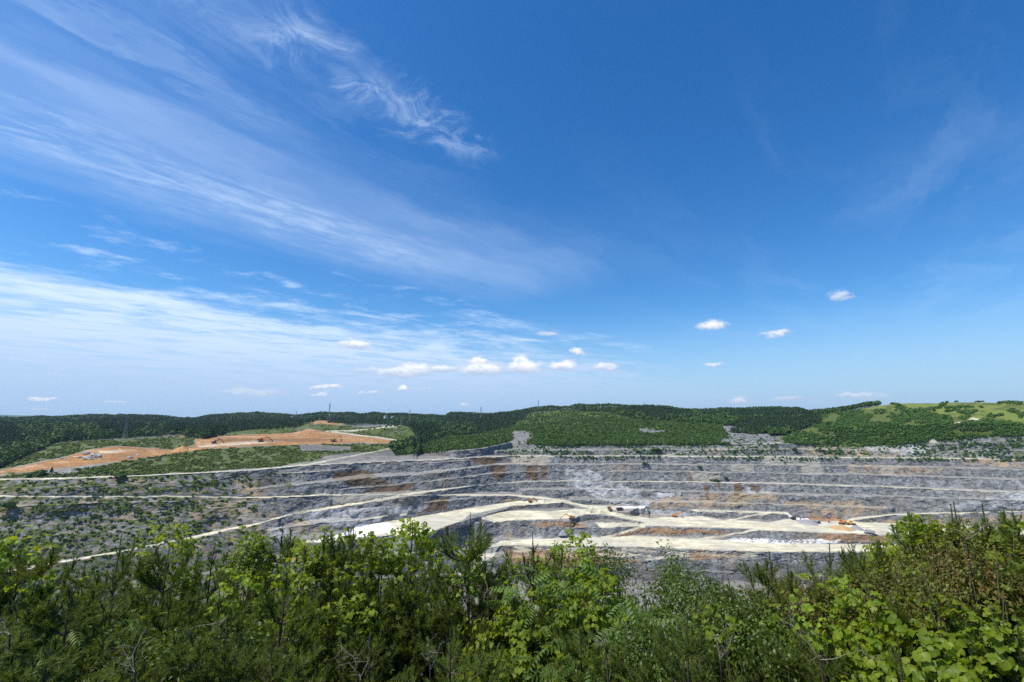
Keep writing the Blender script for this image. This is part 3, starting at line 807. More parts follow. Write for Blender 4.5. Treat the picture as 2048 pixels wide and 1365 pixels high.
vd = 0.415 - 0.16 * (vegn2 - 0.5) + sstep(PX, 380, 620) * 0.25 + (FACE > 0.5) * 0.045
veg = np.where(lben, sstep(vegn, vd, vd + 0.07), 0)
veg = np.maximum(veg, np.where(upper_dots, 0.8 * sstep(vegn, 0.62, 0.67), 0))
veg = np.maximum(veg, lgreen * (0.75 + 0.25 * sstep(vegn, 0.38, 0.5)))
veg = np.maximum(veg, (rscrub | plant_m) * 1.0)
clear_p = polys([[(1026, 865), (1062, 865), (1060, 885), (1024, 890)], [(1270, 859), (1330, 861), (1330, 868), (1280, 866)], [(1449, 851), (1475, 856), (1510, 862), (1450, 864)], [(1456, 867), (1545, 868), (1540, 873), (1462, 876)],
                 [(1442, 878), (1565, 879), (1575, 884), (1440, 888)], [(600, 892), (700, 893), (700, 900), (600, 903)], [(60, 945), (150, 937), (160, 944), (100, 950)]], PX + w1 * 16, PY + w2 * 7)
veg = veg * (1 - clear_p)
forest = forest * (1 - clear_p) * (1 - plant_m) * (1 - rscrub)
roadf = np.clip(np.maximum(blur(road), 0.62 * blur(weak)), 0, 1)
roadf = np.maximum(roadf, np.clip(blur(road, 14) * 1.3 - 0.25, 0, 0.6) * (PX > 560) * sstep(w3, 0.35, 0.6))
# dust film on the flat floors of the working levels
ledge = (FACE < 0.5) * (PY > 885) * 1.0
ledge = np.maximum(blur(ledge) * (0.42 - 0.30 * (PY < 912)), CREST * (0.35 + 0.65 * fbm(PX * 0.03, PY * 0.1, 3, 66)) * 0.95)  # crest lines: dusty berm edges, painted brighter for their sunlit look
fl2 = blur(polys([[(1024, 1092), (1274, 1095), (1536, 1106), (1500, 1116), (1380, 1112), (1300, 1120), (1180, 1108), (1024, 1104)]], jx, jy2), 3)
roadf = np.maximum(roadf, 0.6 * fl2 * sstep(w3, 0.40, 0.55))
roadf = np.maximum(roadf, 0.75 * blur(polys([[(392, 892), (430, 889), (520, 882), (560, 884), (480, 890), (400, 896)], [(195, 902), (240, 900), (250, 905), (200, 906)]], jx * .3 + PX * .7, jy2), 2))
brown = np.maximum(brown, blur(polys([[(430, 879), (620, 877), (700, 880), (600, 884), (440, 884)], [(368, 895), (392, 890), (400, 893), (380, 898)]], PX, jy2), 1))
dark = np.maximum(dark, 0.8 * blur(polys([[(590, 892), (835, 893), (900, 905), (900, 914), (700, 922), (600, 930), (640, 915)]], jx, jy2), 2))
grass = hillgrass * sstep(fbm(PX * 0.05, PY * 0.2, 3, 55), 0.35, 0.5)

# real relief: rock faces are broken, floors nearly even
rough = blur(np.where(FACE > 0.5, 1.0, 0.12), 1)
rough = np.where(PY < 890, 0.0, rough) * (1 - 0.85 * roadf)
rough = np.maximum(rough, 0.75 * blur(orange & (PX < 850) & (PY < 960), 3))
n3 = fbm3(Xw * 0.035, Yw * 0.035, Z_g * 0.07, 6, 5, 0.62) - 0.5
n3b = fbm3(Xw * 0.13, Yw * 0.13, Z_g * 0.22, 4, 15, 0.6) - 0.5
ridge = 0.5 - np.abs(fbm3(Xw * 0.06 + 9, Yw * 0.06, Z_g * 0.12, 4, 25, 0.55) - 0.5) * 4
disp = (n3 * 4.5 + n3b * 4.5 + ridge * 1.0) * rough * (1 - 0.7 * blur(CREST, 2))
dispz = (n3b * 3.0 + (fbm3(Xw * 0.05 + 7, Yw * 0.05, Z_g * 0.1, 4, 35) - 0.5) * 2) * rough * (1 - 0.7 * blur(CREST, 2))
heap = polys([[(600, 1086), (700, 1080), (780, 1071), (850, 1068), (930, 1042), (960, 1060), (900, 1110), (620, 1120)], [(1160, 1028), (1290, 1042), (1240, 1050), (1170, 1050)]])
dispz += blur(heap, 4) * (fbm(Xw * 0.3, Yw * 0.3, 4, 8) - 0.4) * 2.0
Df = D_g + disp
V = np.stack([np.sin(AZg) * Df, np.cos(AZg) * Df, Z_g + dispz + ZO], -1)
# behind the skyline the land falls away and runs to the horizon; in front it closes the pit
back = [(60, -6), (200, -30), (900, -60), (4000, -90), (16000, -120)]
rows = [V]
zt = V[-1]
for (dd, dz_) in back:
    r = np.stack([np.sin(AZ) * (D_g[-1] + dd), np.cos(AZ) * (D_g[-1] + dd), np.minimum(Z_g[-1], 60) * (0.6 if dd > 900 else 1) + dz_], -1)
    rows.append(r[None])
front = np.stack([np.sin(AZ) * 150, np.cos(AZ) * 150, np.full(NCOL, -175.0)], -1)[None]
VV = np.concatenate([front] + rows, 0)
nr = VV.shape[0]
ii = np.arange(nr * NCOL).reshape(nr, NCOL)
quads = np.stack([ii[:-1, :-1], ii[:-1, 1:], ii[1:, 1:], ii[1:, :-1]], -1).reshape(-1, 4)


def full(A, fr=0.0, bk=None):
    A = np.asarray(A, float)
    b_ = np.repeat(A[-1:], len(back), 0) if bk is None else np.full((len(back), NCOL), bk)
    return np.concatenate([np.full((1, NCOL), fr), A, b_], 0).ravel()


me = mesh_np('terrain', VV.reshape(-1, 3), [quads], M['ground'],
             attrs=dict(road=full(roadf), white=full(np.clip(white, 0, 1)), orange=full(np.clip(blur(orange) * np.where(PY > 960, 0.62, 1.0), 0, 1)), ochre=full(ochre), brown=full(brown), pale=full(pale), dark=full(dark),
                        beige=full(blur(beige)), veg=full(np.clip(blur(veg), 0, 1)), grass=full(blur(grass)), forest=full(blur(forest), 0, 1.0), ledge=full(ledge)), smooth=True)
tag(link('terrain', me), kind='structure')

# near hillside under the camera
gx = np.linspace(-260, 260, 160)
gy = np.concatenate([np.linspace(-60, 0, 8)[:-1], np.linspace(0, 30, 60)[:-1], np.linspace(30, 235, 60)])
GX, GY = np.meshgrid(gx, gy)


def ground_z(x, y):
    return -1.9 - 0.72 * np.maximum(y - 0.8, 0) + 0.1 * np.maximum(-y, 0) * 0 + (fbm(np.asarray(x) * 0.25 + 40, np.asarray(y) * 0.25 + 40, 4, 21) - 0.5) * 0.8 - 0.0


GZ = ground_z(GX, GY)
GZ = np.where((np.abs(GX) < 3) & (GY < 1), np.minimum(GZ, -1.6), GZ)
ii = np.arange(GX.size).reshape(GX.shape)
q = np.stack([ii[:-1, :-1], ii[:-1, 1:], ii[1:, 1:], ii[1:, :-1]], -1).reshape(-1, 4)
tag(link('hillside', mesh_np('hillside', np.stack([GX, GY, GZ], -1).reshape(-1, 3), [q], M['soil'], smooth=True)), kind='structure')

# blue hills at the left horizon
aa = np.linspace(math.radians(-60), math.radians(-8), 200)
pxl, _ = unray(aa, np.zeros(200))
top = np.interp(pxl, [-300, 0, 40, 95, 120, 300, 365, 400, 440], [828, 830, 831, 833.5, 838, 840, 835.5, 836, 840])
_, tt = ray(pxl, top + (fbm(pxl * .05, pxl * 0, 4, 3) - .5) * 1.5)
rows = []
for D, k in ((7200, -1), (7800, .5), (8600, 1.0), (9600, 0.3), (11000, -1)):
    h = np.where(k < 0, -60, tt * 8600 * k)
    rows.append(np.stack([np.sin(aa) * D, np.cos(aa) * D, h], -1))
R_ = np.array(rows)
ii = np.arange(5 * 200).reshape(5, 200)
q = np.stack([ii[:-1, :-1], ii[:-1, 1:], ii[1:, 1:], ii[1:, :-1]], -1).reshape(-1, 4)
tag(link('distant_hills', mesh_np('distant_hills', R_.reshape(-1, 3), [q], M['far'], smooth=True)), kind='structure')

# ------------------------------------------------------------------ instancing of small templates into one mesh
def rotz(a):
    c, s_ = np.cos(a), np.sin(a)
    R = np.zeros((len(a), 3, 3))
    R[:, 0, 0], R[:, 0, 1], R[:, 1, 0], R[:, 1, 1], R[:, 2, 2] = c, -s_, s_, c, 1
    return R


def stamp(T, pos, scl, R, rnd):
    """T=(V,F) template; returns V,F,rnd merged"""
    tv, tf = T
    n = len(pos)
    scl = np.asarray(scl, float)
    if scl.ndim == 1: scl = np.repeat(scl[:, None], 3, 1)
    v = tv[None] * scl[:, None, :]
    v = np.einsum('nij,nkj->nki', R, v) + np.asarray(pos)[:, None, :]
    f = tf[None] + (np.arange(n) * len(tv))[:, None, None]
    return v.reshape(-1, 3), f.reshape(-1, tf.shape[1]), np.repeat(rnd, len(tv))


def crown(seed, n, shape='round', size=0.5):
    """leaf-clump quads through a crown of unit height and about unit width"""
    r = np.random.default_rng(seed)
    if shape == 'cone':
        h = r.random(n) ** 0.8
        rad = (1 - h) * 0.36 * (0.65 + 0.35 * r.random(n)) + 0.02
        a = r.random(n) * 6.283
        c = np.stack([np.cos(a) * rad, np.sin(a) * rad, 0.08 + 0.92 * h], -1)
        nrm = np.stack([np.cos(a), np.sin(a), 0.55 + 0 * a], -1)
        s = size * (0.35 + (1 - h) * 0.65)
    else:
        d = r.normal(size=(n, 3))
        d[:, 2] = np.abs(d[:, 2]) * 1.0 - 0.25
        d /= np.linalg.norm(d, axis=1)[:, None]
        lob = 0.75 + 0.35 * np.sin(d[:, 0] * 5 + seed) * np.cos(d[:, 1] * 4 + seed * 2)
        rad = lob * (0.55 + 0.45 * r.random(n) ** 0.5)
        c = d * rad[:, None] * [0.5, 0.5, 0.52] + [0, 0, 0.45]
        nrm = d.copy()
        s = size * (0.6 + 0.6 * r.random(n))
    nrm = nrm + r.normal(size=(n, 3)) * 0.45
    nrm /= np.linalg.norm(nrm, axis=1)[:, None]
    t = np.cross(nrm, r.normal(size=(n, 3)))
    t /= np.linalg.norm(t, axis=1)[:, None]
    b = np.cross(nrm, t)
    s = (s * 0.5)[:, None]
    v = np.stack([c - t * s, c + b * s * 0.8 - nrm * s * .2, c + t * s, c - b * s * 0.8 - nrm * s * .2], 1).reshape(-1, 3)
    f = np.arange(4 * n).reshape(n, 4)
    return v, f


# ------------------------------------------------------------------ woods: too many trees to count, seen as one mass each
def sample_region(n, box, test, seed, weight=None):
    r = np.random.default_rng(seed)
    out = np.zeros((0, 2))
    while len(out) < n:
        p = np.stack([r.uniform(box[0], box[2], n), r.uniform(box[1], box[3], n)], -1)
        k = test(p[:, 0], p[:, 1])
        out = np.concatenate([out, p[k]])
        if k.sum() == 0: break
    return out[:n]


colT = Z_g / D_g


def terr_fast(px, py):
    a, t = ray(px, py)
    j = np.clip(np.round((a - AZ[0]) / (AZ[1] - AZ[0])).astype(int), 0, NCOL - 1)
    lo, hi = colT[0, j], colT[-1, j]
    i = np.zeros(len(j), int)
    step = 512
    while step:
        k = np.minimum(i + step, NROW - 1)
        i = np.where(colT[k, j] <= t, k, i)
        step //= 2
    D, z = D_g[i, j], Z_g[i, j] + ZO[i, j]
    return np.stack([np.sin(a) * D, np.cos(a) * D, z], -1), D


def mask_at(Mk, px, py):
    a, t = ray(px, py)
    j = np.clip(np.round((a - AZ[0]) / (AZ[1] - AZ[0])).astype(int), 0, NCOL - 1)
    i = np.zeros(len(j), int)
    step = 512
    while step:
        k = np.minimum(i + step, NROW - 1)
        i = np.where(colT[k, j] <= t, k, i)
        step //= 2
    return Mk[i, j]


def wood(name, label, n, box, test, templates, size, material, seed, sq=1.0):
    p = sample_region(n, box, test, seed)
    P, D = terr_fast(p[:, 0], p[:, 1])
    r = np.random.default_rng(seed + 1)
    which = r.integers(0, len(templates), len(P))
    Vs, Fs, Rn, off = [], [], [], 0
    for k, T in enumerate(templates):
        m_ = which == k
        if not m_.any(): continue
        q = m_.sum()
        h = size[0] + (size[1] - size[0]) * r.random(q)
        w = h * (0.85 + 0.3 * r.random(q)) * sq
        v, f, rn = stamp(T, P[m_] - [0, 0, 0.4], np.stack([w, w, h], -1), rotz(r.random(q) * 6.283), r.random(q))
        Vs.append(v); Fs.append(f + off); Rn.append(rn); off += len(v)
    me = mesh_np(name, np.concatenate(Vs), [np.concatenate(Fs)], material, attrs=dict(rnd=np.concatenate(Rn)))
    return tag(link(name, me), label, 'vegetation', kind='stuff')


cone_t = [crown(k, 46, 'cone', 0.34) for k in range(4)]
round_t = [crown(10 + k, 46, 'round', 0.42) for k in range(5)]
low_t = [crown(20 + k, 26, 'round', 0.55) for k in range(5)]


def in_forest(x, y): return mask_at(forest, x, y) > 0.5


# patches where the wood is conifer; the rest is broadleaf
def conif(x, y):
    v = fbm(x * 0.012, y * 0.035, 3, 61)
    b = inpoly(x, y, [(300, 845), (520, 838), (640, 836), (740, 840), (740, 870), (620, 850), (430, 875), (300, 870)]) | inpoly(x, y, [(0, 845), (260, 840), (260, 880), (120, 890), (150, 855)]) | \
        inpoly(x, y, [(880, 820), (1660, 808), (1620, 835), (1300, 832), (1150, 820), (1100, 828), (1000, 850), (900, 846)]) | inpoly(x, y, [(790, 850), (850, 850), (880, 872), (840, 880), (800, 862)])
    return b & (v > 0.36) | (v > 0.60)


wood('conifer_forest', 'dark conifer forest along the skyline hills', 11500, (-150, 800, 2200, 948), lambda x, y: in_forest(x, y) & conif(x, y), cone_t, (6, 11.5), M['conifer'], 101, 1.0)
wood('broadleaf_forest', 'mixed green broadleaf forest on the far hills', 9500, (-150, 800, 2200, 948), lambda x, y: in_forest(x, y) & ~conif(x, y), round_t, (5, 12), M['broad'], 102, 1.0)
plf = plant_m.astype(float) * (1 - clear_p)
wood('plantation', 'even young green plantation on the slope above the quarry rim', 14000, (780, 810, 1600, 915), lambda x, y: mask_at(plf, x, y) > 0.5, [crown(30 + k, 24, 'cone', 0.5) for k in range(3)] + low_t[:2], (2.6, 4.8), M['planted'], 103, 1.1)
hs = rscrub * (1 - clear_p)
wood('hillside_wood', 'dark green bushes and low trees covering the right hill', 8500, (1540, 803, 2200, 900),
     lambda x, y: (mask_at(hs, x, y) > 0.5) & (fbm(x * 0.045, y * 0.12, 4, 77) > 0.42 + 0.20 * (mask_at(hillgrass * 1.0, x, y) > 0.5)) & (mask_at(roadf, x, y) < .3), low_t + round_t[:2], (1.6, 4.4), M['planted'], 104, 1.2)
wood('terrace_scrub', 'bright green scrub on the terraces around the orange cut', 7500, (-150, 848, 900, 962),
     lambda x, y: (mask_at(lgreen * 1.0, x, y) > 0.5) & (fbm(x * 0.06, y * 0.2, 4, 78) > 0.42) & (mask_at(roadf, x, y) < .3) & (mask_at(clear_p * 1.0, x, y) < .5), low_t, (0.6, 2.2), M['scrub'], 105, 1.8)
vg = blur(np.where(lben, sstep(vegn, vd, vd + 0.07), 0), 1)
wood('bench_scrub', 'patchy green and brown scrub spread over the left quarry benches', 3000, (-150, 945, 620, 1205),
     lambda x, y: (mask_at(vg, x, y) > 0.35) & (mask_at(roadf, x, y) < .2), low_t, (0.4, 2.0), M['scrub'], 106, 1.8)
wood('slope_seedlings', 'small dark shrubs dotted over the pale upper benches', 2400, (990, 850, 2200, 926),
     lambda x, y: (inpoly(x, y, [(1026, 865), (1062, 865), (1060, 888), (1020, 892)]) | inpoly(x, y, [(1449, 851), (1545, 864), (1560, 886), (1440, 888)]) | inpoly(x, y, [(1000, 888), (1460, 888), (1560, 884), (2300, 872), (2300, 926), (990, 918)])) & (mask_at(roadf, x, y) < .2) & (fbm(x * 0.03, y * 0.1, 3, 79) > 0.40), low_t, (1.2, 3.0), M['broad'], 107, 1.2)

# ------------------------------------------------------------------ small mesh kit for man-made things
class MB:
    def __init__(s): s.v, s.f = [], []

    def poly(s, vs, fs):
        o = len(s.v)
        s.v += [tuple(p) for p in vs]
        s.f += [tuple(i + o for i in f) for f in fs]

    def prism(s, prof, y0, y1):
        """profile in x,z extruded along y"""
        n = len(prof)
        s.poly([(x, y0, z) for x, z in prof] + [(x, y1, z) for x, z in prof],
               [tuple(range(n))[::-1], tuple(range(n, 2 * n))] + [(i, (i + 1) % n, n + (i + 1) % n, n + i) for i in range(n)])

    def box(s, c, d, bev=0.0):
        x, y, z = c
        a, b, h = d[0] / 2, d[1] / 2, d[2] / 2
        k = bev or min(a, h) * 0.12
        s.prism([(x - a + k, z - h), (x + a - k, z - h), (x + a, z - h + k), (x + a, z + h - k), (x + a - k, z + h), (x - a + k, z + h), (x - a, z + h - k), (x - a, z - h + k)], y - b, y + b)

    def bar(s, p, q, r0, r1=None, n=6):
        r1 = r0 if r1 is None else r1
        p, q = Vector(p), Vector(q)
        d = (q - p).normalized()
        u = d.orthogonal().normalized()
        w = d.cross(u)
        vs = [p + (u * math.cos(6.2832 * k / n) + w * math.sin(6.2832 * k / n)) * r0 for k in range(n)] + \
             [q + (u * math.cos(6.2832 * k / n) + w * math.sin(6.2832 * k / n)) * r1 for k in range(n)]
        s.poly(vs, [tuple(range(n))[::-1], tuple(range(n, 2 * n))] + [(k, (k + 1) % n, n + (k + 1) % n, n + k) for k in range(n)])

    def build(s, name, m, parent=None, loc=None, smooth=False):
        me = bpy.data.meshes.new(name)
        me.from_pydata(s.v, [], s.f)
        me.materials.append(m)
        if smooth: me.polygons.foreach_set('use_smooth', [True] * len(me.polygons))
        return link(name, me, parent, loc)


def copy_thing(o, parent=None):
    c = o.copy()
    COL.objects.link(c)
    if parent is not None: c.parent = parent
    for ch in [k for k in o.children]:
        copy_thing(ch, c)
    return c


def at(px, py, dz=0.0):
    p = terr(px, py)[0]
    return (p[0], p[1], p[2] + dz)


def face_cam(px, py, turn=0.0):
    """heading so that local +X points to the right in the photograph"""
    a, _ = ray(px, py)
    return -float(a) + turn


# excavator: local +X is forward (the boom's side), about 11 m long
def excavator(paint, pose='dig'):
    r = empty('excavator')
    for sy in (-1.4, 1.4):
        t = MB()
        t.prism([(-2.3, .25), (-1.9, 0), (1.9, 0), (2.3, .25), (2.4, .6), (2.0, .95), (-2.0, .95), (-2.4, .6)], sy - .32, sy + .32)
        t.build('track', M['dark_metal'], r)
    b = MB(); b.box((0, 0, 1.1), (1.6, 2.2, .4)); b.build('undercarriage', M['dark_metal'], r)
    h = MB(); h.prism([(-2.6, 1.35), (1.3, 1.35), (1.3, 2.1), (.4, 2.6), (-2.2, 2.6), (-2.7, 2.2)], -1.4, .4); h.box((0.1, .95, 1.6), (2.6, 1.0, .5)); h.build('engine_house', paint, r)
    c = MB(); c.prism([(-2.9, 1.4), (-2.25, 1.4), (-2.25, 2.5), (-2.75, 2.4), (-3.05, 1.9)], -1.45, 1.45); c.build('counterweight', M['dark_metal'], r)
    cb = MB(); cb.prism([(-.2, 1.87), (1.5, 1.87), (1.6, 2.5), (1.1, 3.35), (-.2, 3.35)], .45, 1.4); cab = cb.build('cab', paint, r)
    g = MB(); g.prism([(0.1, 2.4), (1.42, 2.4), (1.1, 3.2), (0.1, 3.2)], .44, 1.41); g.build('window', M['glass'], cab)
    if pose == 'dig':
        pts = [(1.1, 1.9), (3.2, 4.9), (5.6, 4.3), (7.6, 1.4)]
    elif pose == 'raised':
        pts = [(1.1, 1.9), (2.6, 4.6), (6.0, 5.6), (7.0, 2.0)]
    else:
        pts = [(1.1, 1.9), (3.6, 4.0), (6.3, 3.6), (9.0, 1.0)]
    bm = MB(); bm.bar((pts[0][0], 0, pts[0][1]), (pts[1][0], 0, pts[1][1]), .38, .42); bm.bar((pts[1][0], 0, pts[1][1]), (pts[2][0], 0, pts[2][1]), .40, .28); bm.build('boom', paint, r)
    sk = MB(); sk.bar((pts[2][0], 0, pts[2][1]), (pts[3][0], 0, pts[3][1]), .34, .2); sk.build('stick', paint, r)
    x, z = pts[3]
    bk = MB(); bk.prism([(x + .3, z + .2), (x + .5, z - .7), (x - .1, z - 1.3), (x - 1.0, z - 1.1), (x - .7, z - .8), (x - .2, z - .4)], -.75, .75); bk.build('bucket', M['dark_metal'], r)
    ra = MB(); ra.bar((1.3, .25, 1.8), (pts[1][0] - .2, .25, pts[1][1] - .6), .13); ra.bar((pts[1][0] + .3, 0, pts[1][1] + .4), (pts[2][0] + .2, 0, pts[2][1] + .35), .12); ra.build('hydraulic_ram', M['grey_metal'], r)
    return r


def place(r, px, py, label, cat, turn=0.0, scale=1.0, group=None):
    r.location = at(px, py, 0.0)
    r.rotation_euler = (0, 0, face_cam(px, py, turn))
    r.scale = (scale,) * 3
    tag(r, label, cat, group)
    return r


G_EX = 'excavators at work in the quarry'
place(excavator(M['orange_paint'], 'dig'), 1061, 1004.5, 'orange excavator on the white upper ramp, the smallest of those in the pit', 'excavator', 0.15, 1.0, G_EX)
place(excavator(M['orange_paint'], 'reach'), 1143, 1039, 'large orange excavator reaching left on the cream floor above the rusty bank', 'excavator', math.pi + .1, 1.3, G_EX)
place(excavator(M['orange_paint'], 'raised'), 1350, 1034.5, 'orange excavator with raised boom below the dusty rock face', 'excavator', 0.0, 1.15, G_EX)
place(excavator(M['orange_paint'], 'reach'), 1684, 1048.5, 'orange excavator reaching left behind the brown sand pile', 'excavator', math.pi - .1, 1.35, G_EX)
place(excavator(M['red_paint'], 'reach'), 522, 884, 'red excavator in the orange earth cut on the left hill', 'excavator', .2, 1.6, G_EX)
place(excavator(M['yellow_paint'], 'raised'), 668, 884, 'yellow excavator in front of the orange earth mound', 'excavator', .5, 1.6, G_EX)
place(excavator(M['dark_metal'], 'dig'), 429, 888, 'dark excavator beside the flat track of the orange cut', 'excavator', .1, 1.3, G_EX)
place(excavator(M['dark_metal'], 'dig'), 1587, 1039, 'dark excavator loading white rock at the foot of the wall', 'excavator', .4, 1.0, G_EX)


def dump_truck(cabm, bedm, load=None):
    r = empty('dump_truck')
    ch = MB(); ch.box((0, 0, 1.0), (8.0, 1.3, .5)); ch.build('chassis', M['dark_metal'], r)
    for x in (2.9, -1.6, -3.1):
        for sy in (-1.55, 1.55):
            w = MB(); w.bar((x, sy - .35, .8), (x, sy + .35, .8), .8, n=14); wh = w.build('wheel', M['dark_metal'], r)
            hb = MB(); hb.bar((x, sy - .38, .8), (x, sy + .38, .8), .35, n=8); hb.build('hub', M['grey_metal'], wh)
    b = MB(); b.prism([(-4.6, 2.2), (-4.0, 1.5), (1.4, 1.3), (1.7, 3.1), (2.9, 3.3), (2.9, 3.5), (1.3, 3.4), (-4.4, 3.0)], -1.8, 1.8); b.build('dump_bed', bedm, r)
    c = MB(); c.prism([(1.9, 1.3), (4.2, 1.3), (4.3, 2.0), (3.9, 3.1), (1.9, 3.1)], -1.3, 1.3); cab = c.build('cab', cabm, r)
    g = MB(); g.prism([(2.3, 2.15), (4.02, 2.15), (3.82, 2.9), (2.3, 2.9)], -1.31, 1.31); g.prism([(4.2, 2.1), (4.28, 2.1), (3.97, 3.0), (3.9, 3.0)], -1.1, 1.1); g.build('window', M['glass'], cab)
    h = MB(); h.box((4.3, 0, 1.1), (.25, 2.6, .5)); h.build('bumper', M['grey_metal'], r)
    return r


G_TR = 'dump trucks in the quarry'
place(dump_truck(M['orange_paint'], M['dark_metal']), 1219, 1020, 'orange fronted dump truck facing the camera on the upper floor', 'dump truck', -1.4, 1.0, G_TR)
place(dump_truck(M['white_paint'], M['dark_metal']), 1240, 1021, 'white cabbed dump truck seen from the side, just right of the orange one', 'dump truck', .35, .95, G_TR)
place(dump_truck(M['dark_metal'], M['grey_metal']), 1633, 1047, 'dark dump truck beside the grey gravel heap at the wall foot', 'dump truck', .1, .9, G_TR)
place(dump_truck(M['white_paint'], M['grey_metal']), 1739, 1068, 'grey and white dump truck alone at the front edge of the main floor', 'dump truck', math.pi + .1, 1.1, G_TR)


def loader():
    r = empty('wheel_loader')
    b = MB(); b.prism([(-3.4, 1.0), (-.3, 1.0), (-.3, 2.3), (-3.2, 2.2)], -1.1, 1.1); b.box((1.0, 0, 1.2), (2.2, 1.2, .8)); b.build('body', M['yellow_paint'], r)
    c = MB(); c.prism([(-.9, 2.3), (.6, 2.0), (.7, 2.6), (.4, 3.5), (-.9, 3.5)], -.8, .8); cab = c.build('cab', M['yellow_paint'], r)
    g = MB(); g.prism([(-.7, 2.55), (.55, 2.55), (.35, 3.3), (-.7, 3.3)], -.81, .81); g.build('window', M['glass'], cab)
    for x in (1.6, -2.1):
        for sy in (-1.2, 1.2):
            w = MB(); w.bar((x, sy - .35, .85), (x, sy + .35, .85), .85, n=14); w.build('wheel', M['dark_metal'], r)
    for sy in (-.7, .7):
        a_ = MB(); a_.bar((.6, sy, 1.9), (3.2, sy, .8), .16); a_.build('lift_arm', M['yellow_paint'], r)
    k = MB(); k.prism([(3.1, .2), (4.3, .1), (4.3, .25), (3.5, .5), (3.3, 1.4), (3.1, 1.4)], -1.5, 1.5); k.build('bucket', M['dark_metal'], r)
    return r


place(loader(), 1702, 1050, 'yellow wheel loader right of the reaching excavator, behind the sand pile', 'wheel loader', .3, 1.25)
place(loader(), 1838, 1054, 'yellow wheel loader at the edge of the pine on the right', 'wheel loader', .1, 1.1)


def car(paint):
    r = empty('parked_car')
    b = MB(); b.prism([(-2.2, .35), (2.2, .35), (2.25, .8), (1.1, .95), (.5, 1.45), (-1.3, 1.5), (-2.2, 1.0)], -.88, .88); b.build('body', paint, r)
    g = MB(); g.prism([(-1.2, 1.0), (1.0, .97), (.5, 1.38), (-1.2, 1.42)], -.89, .89); g.build('window', M['glass'], r)
    for x in (-1.4, 1.4):
        for sy in (-.8, .8):
            w = MB(); w.bar((x, sy - .12, .34), (x, sy + .12, .34), .34, n=12); w.build('wheel', M['dark_metal'], r)
    return r


place(car(M['dark_metal']), 760, 856, 'dark car parked on the gravel terrace above the orange cut', 'car', .1, 1.5)


# stockpiles
def pile(name, px, py, w, h, m, label, cat, seed, parts=26):
    r = np.random.default_rng(seed)
    n, k = 40, 12
    V, F = [], []
    for i in range(k + 1):
        t = i / k
        for j in range(n):
            a = 6.2832 * j / n
            rad = w * (1 - t) ** 0.95 * (1 + 0.16 * math.sin(a * 2 + seed) + 0.08 * math.sin(a * 5 + t * 3)) * (1 if i < k else 0.0)
            V.append((math.cos(a) * rad, math.sin(a) * rad * .8, -0.8 + (h + .8) * t ** .97 + (r.random() - .5) * .3 * (i < k)))
    for i in range(k):
        for j in range(n):
            F.append((i * n + j, i * n + (j + 1) % n, (i + 1) * n + (j + 1) % n, (i + 1) * n + j))
    me = bpy.data.meshes.new(name)
    me.from_pydata(V, [], F)
    me.materials.append(m)
    o = link(name, me, loc=at(px, py))
    o.rotation_euler = (0, 0, face_cam(px, py))
    return tag(o, label, cat)


pile('sand_pile', 1682, 1057, 11.5, 3.9, M['sand'], 'brown sand pile in front of the reaching excavator', 'sand pile', 1)
pile('gravel_pile', 1712, 1058, 6.5, 4.0, M['gravel'], 'grey gravel cone just right of the brown sand pile', 'gravel pile', 2)
pile('gravel_pile', 1612, 1045, 13, 3.2, M['gravel'], 'low grey gravel heap behind the dark dump truck', 'gravel pile', 3)
pile('earth_pile', 364, 902, 10, 6.5, M['orange_earth'], 'pointed orange earth cone at the right end of the boulder slope', 'earth pile', 4)
pile('gravel_pile', 1370, 1031, 10, 4.2, M['gravel'], 'pale rubble heap behind the excavator with raised boom', 'gravel pile', 5)
pile('gravel_pile', 1127, 1068, 6, 5, M['gravel'], 'dark grey rubble cone at the foot of the rusty bank', 'gravel pile', 6)


def boulder(px, py, s, seed, label):
    r = random.Random(seed)
    import bmesh
    bm = bmesh.new()
    bmesh.ops.create_icosphere(bm, subdivisions=2, radius=1)
    for v in bm.verts:
        k = 0.75 + 0.35 * r.random()
        v.co = Vector((v.co.x * s * 1.25 * k, v.co.y * s * k, v.co.z * s * .85 * k + s * .35))
    me = bpy.data.meshes.new('boulder')
    bm.to_mesh(me); bm.free()
    me.materials.append(M['boulder'])
    o = link('boulder', me, loc=at(px, py))
    o.rotation_euler = (0, 0, r.random() * 6)
    tag(o, label, 'boulder', 'boulders on the orange earth slope')


for k, (px, py, s, lb) in enumerate([(166, 909, 1.4, 'pale grey boulder at the upper left of the boulder cluster'), (174, 909, 2.7, 'large light topped boulder highest in the cluster on orange earth'),
                                     (159, 916, 1.8, 'leftmost low boulder of the cluster on orange earth'), (168, 916, 1.6, 'small boulder left of the white topped one'),
                                     (173, 919, 3.0, 'white topped boulder with a dark side, lowest of the big ones'), (185, 914, 3.2, 'broad pale boulder in the middle of the cluster'),
                                     (190, 911, 1.8, 'dark boulder touching the broad pale one'), (195, 915, 3.3, 'dark grey boulder at the right of the cluster'), (181, 920, 2.0, 'low flat grey boulder under the broad pale one'),
                                     (201, 914, 1.3, 'small pale stone right of the dark boulder'), (202, 920, 1.2, 'small white stone at the lower right of the cluster'),
                                     (260, 917, 2.2, 'lone pale boulder near the lower edge of the orange slope'), (276, 912, 1.8, 'lone small boulder farther right on the orange slope'), (123, 919, 1.6, 'dark stone on the ridge edge left of the cluster')]):
    boulder(px, py, s, k + 5, lb)


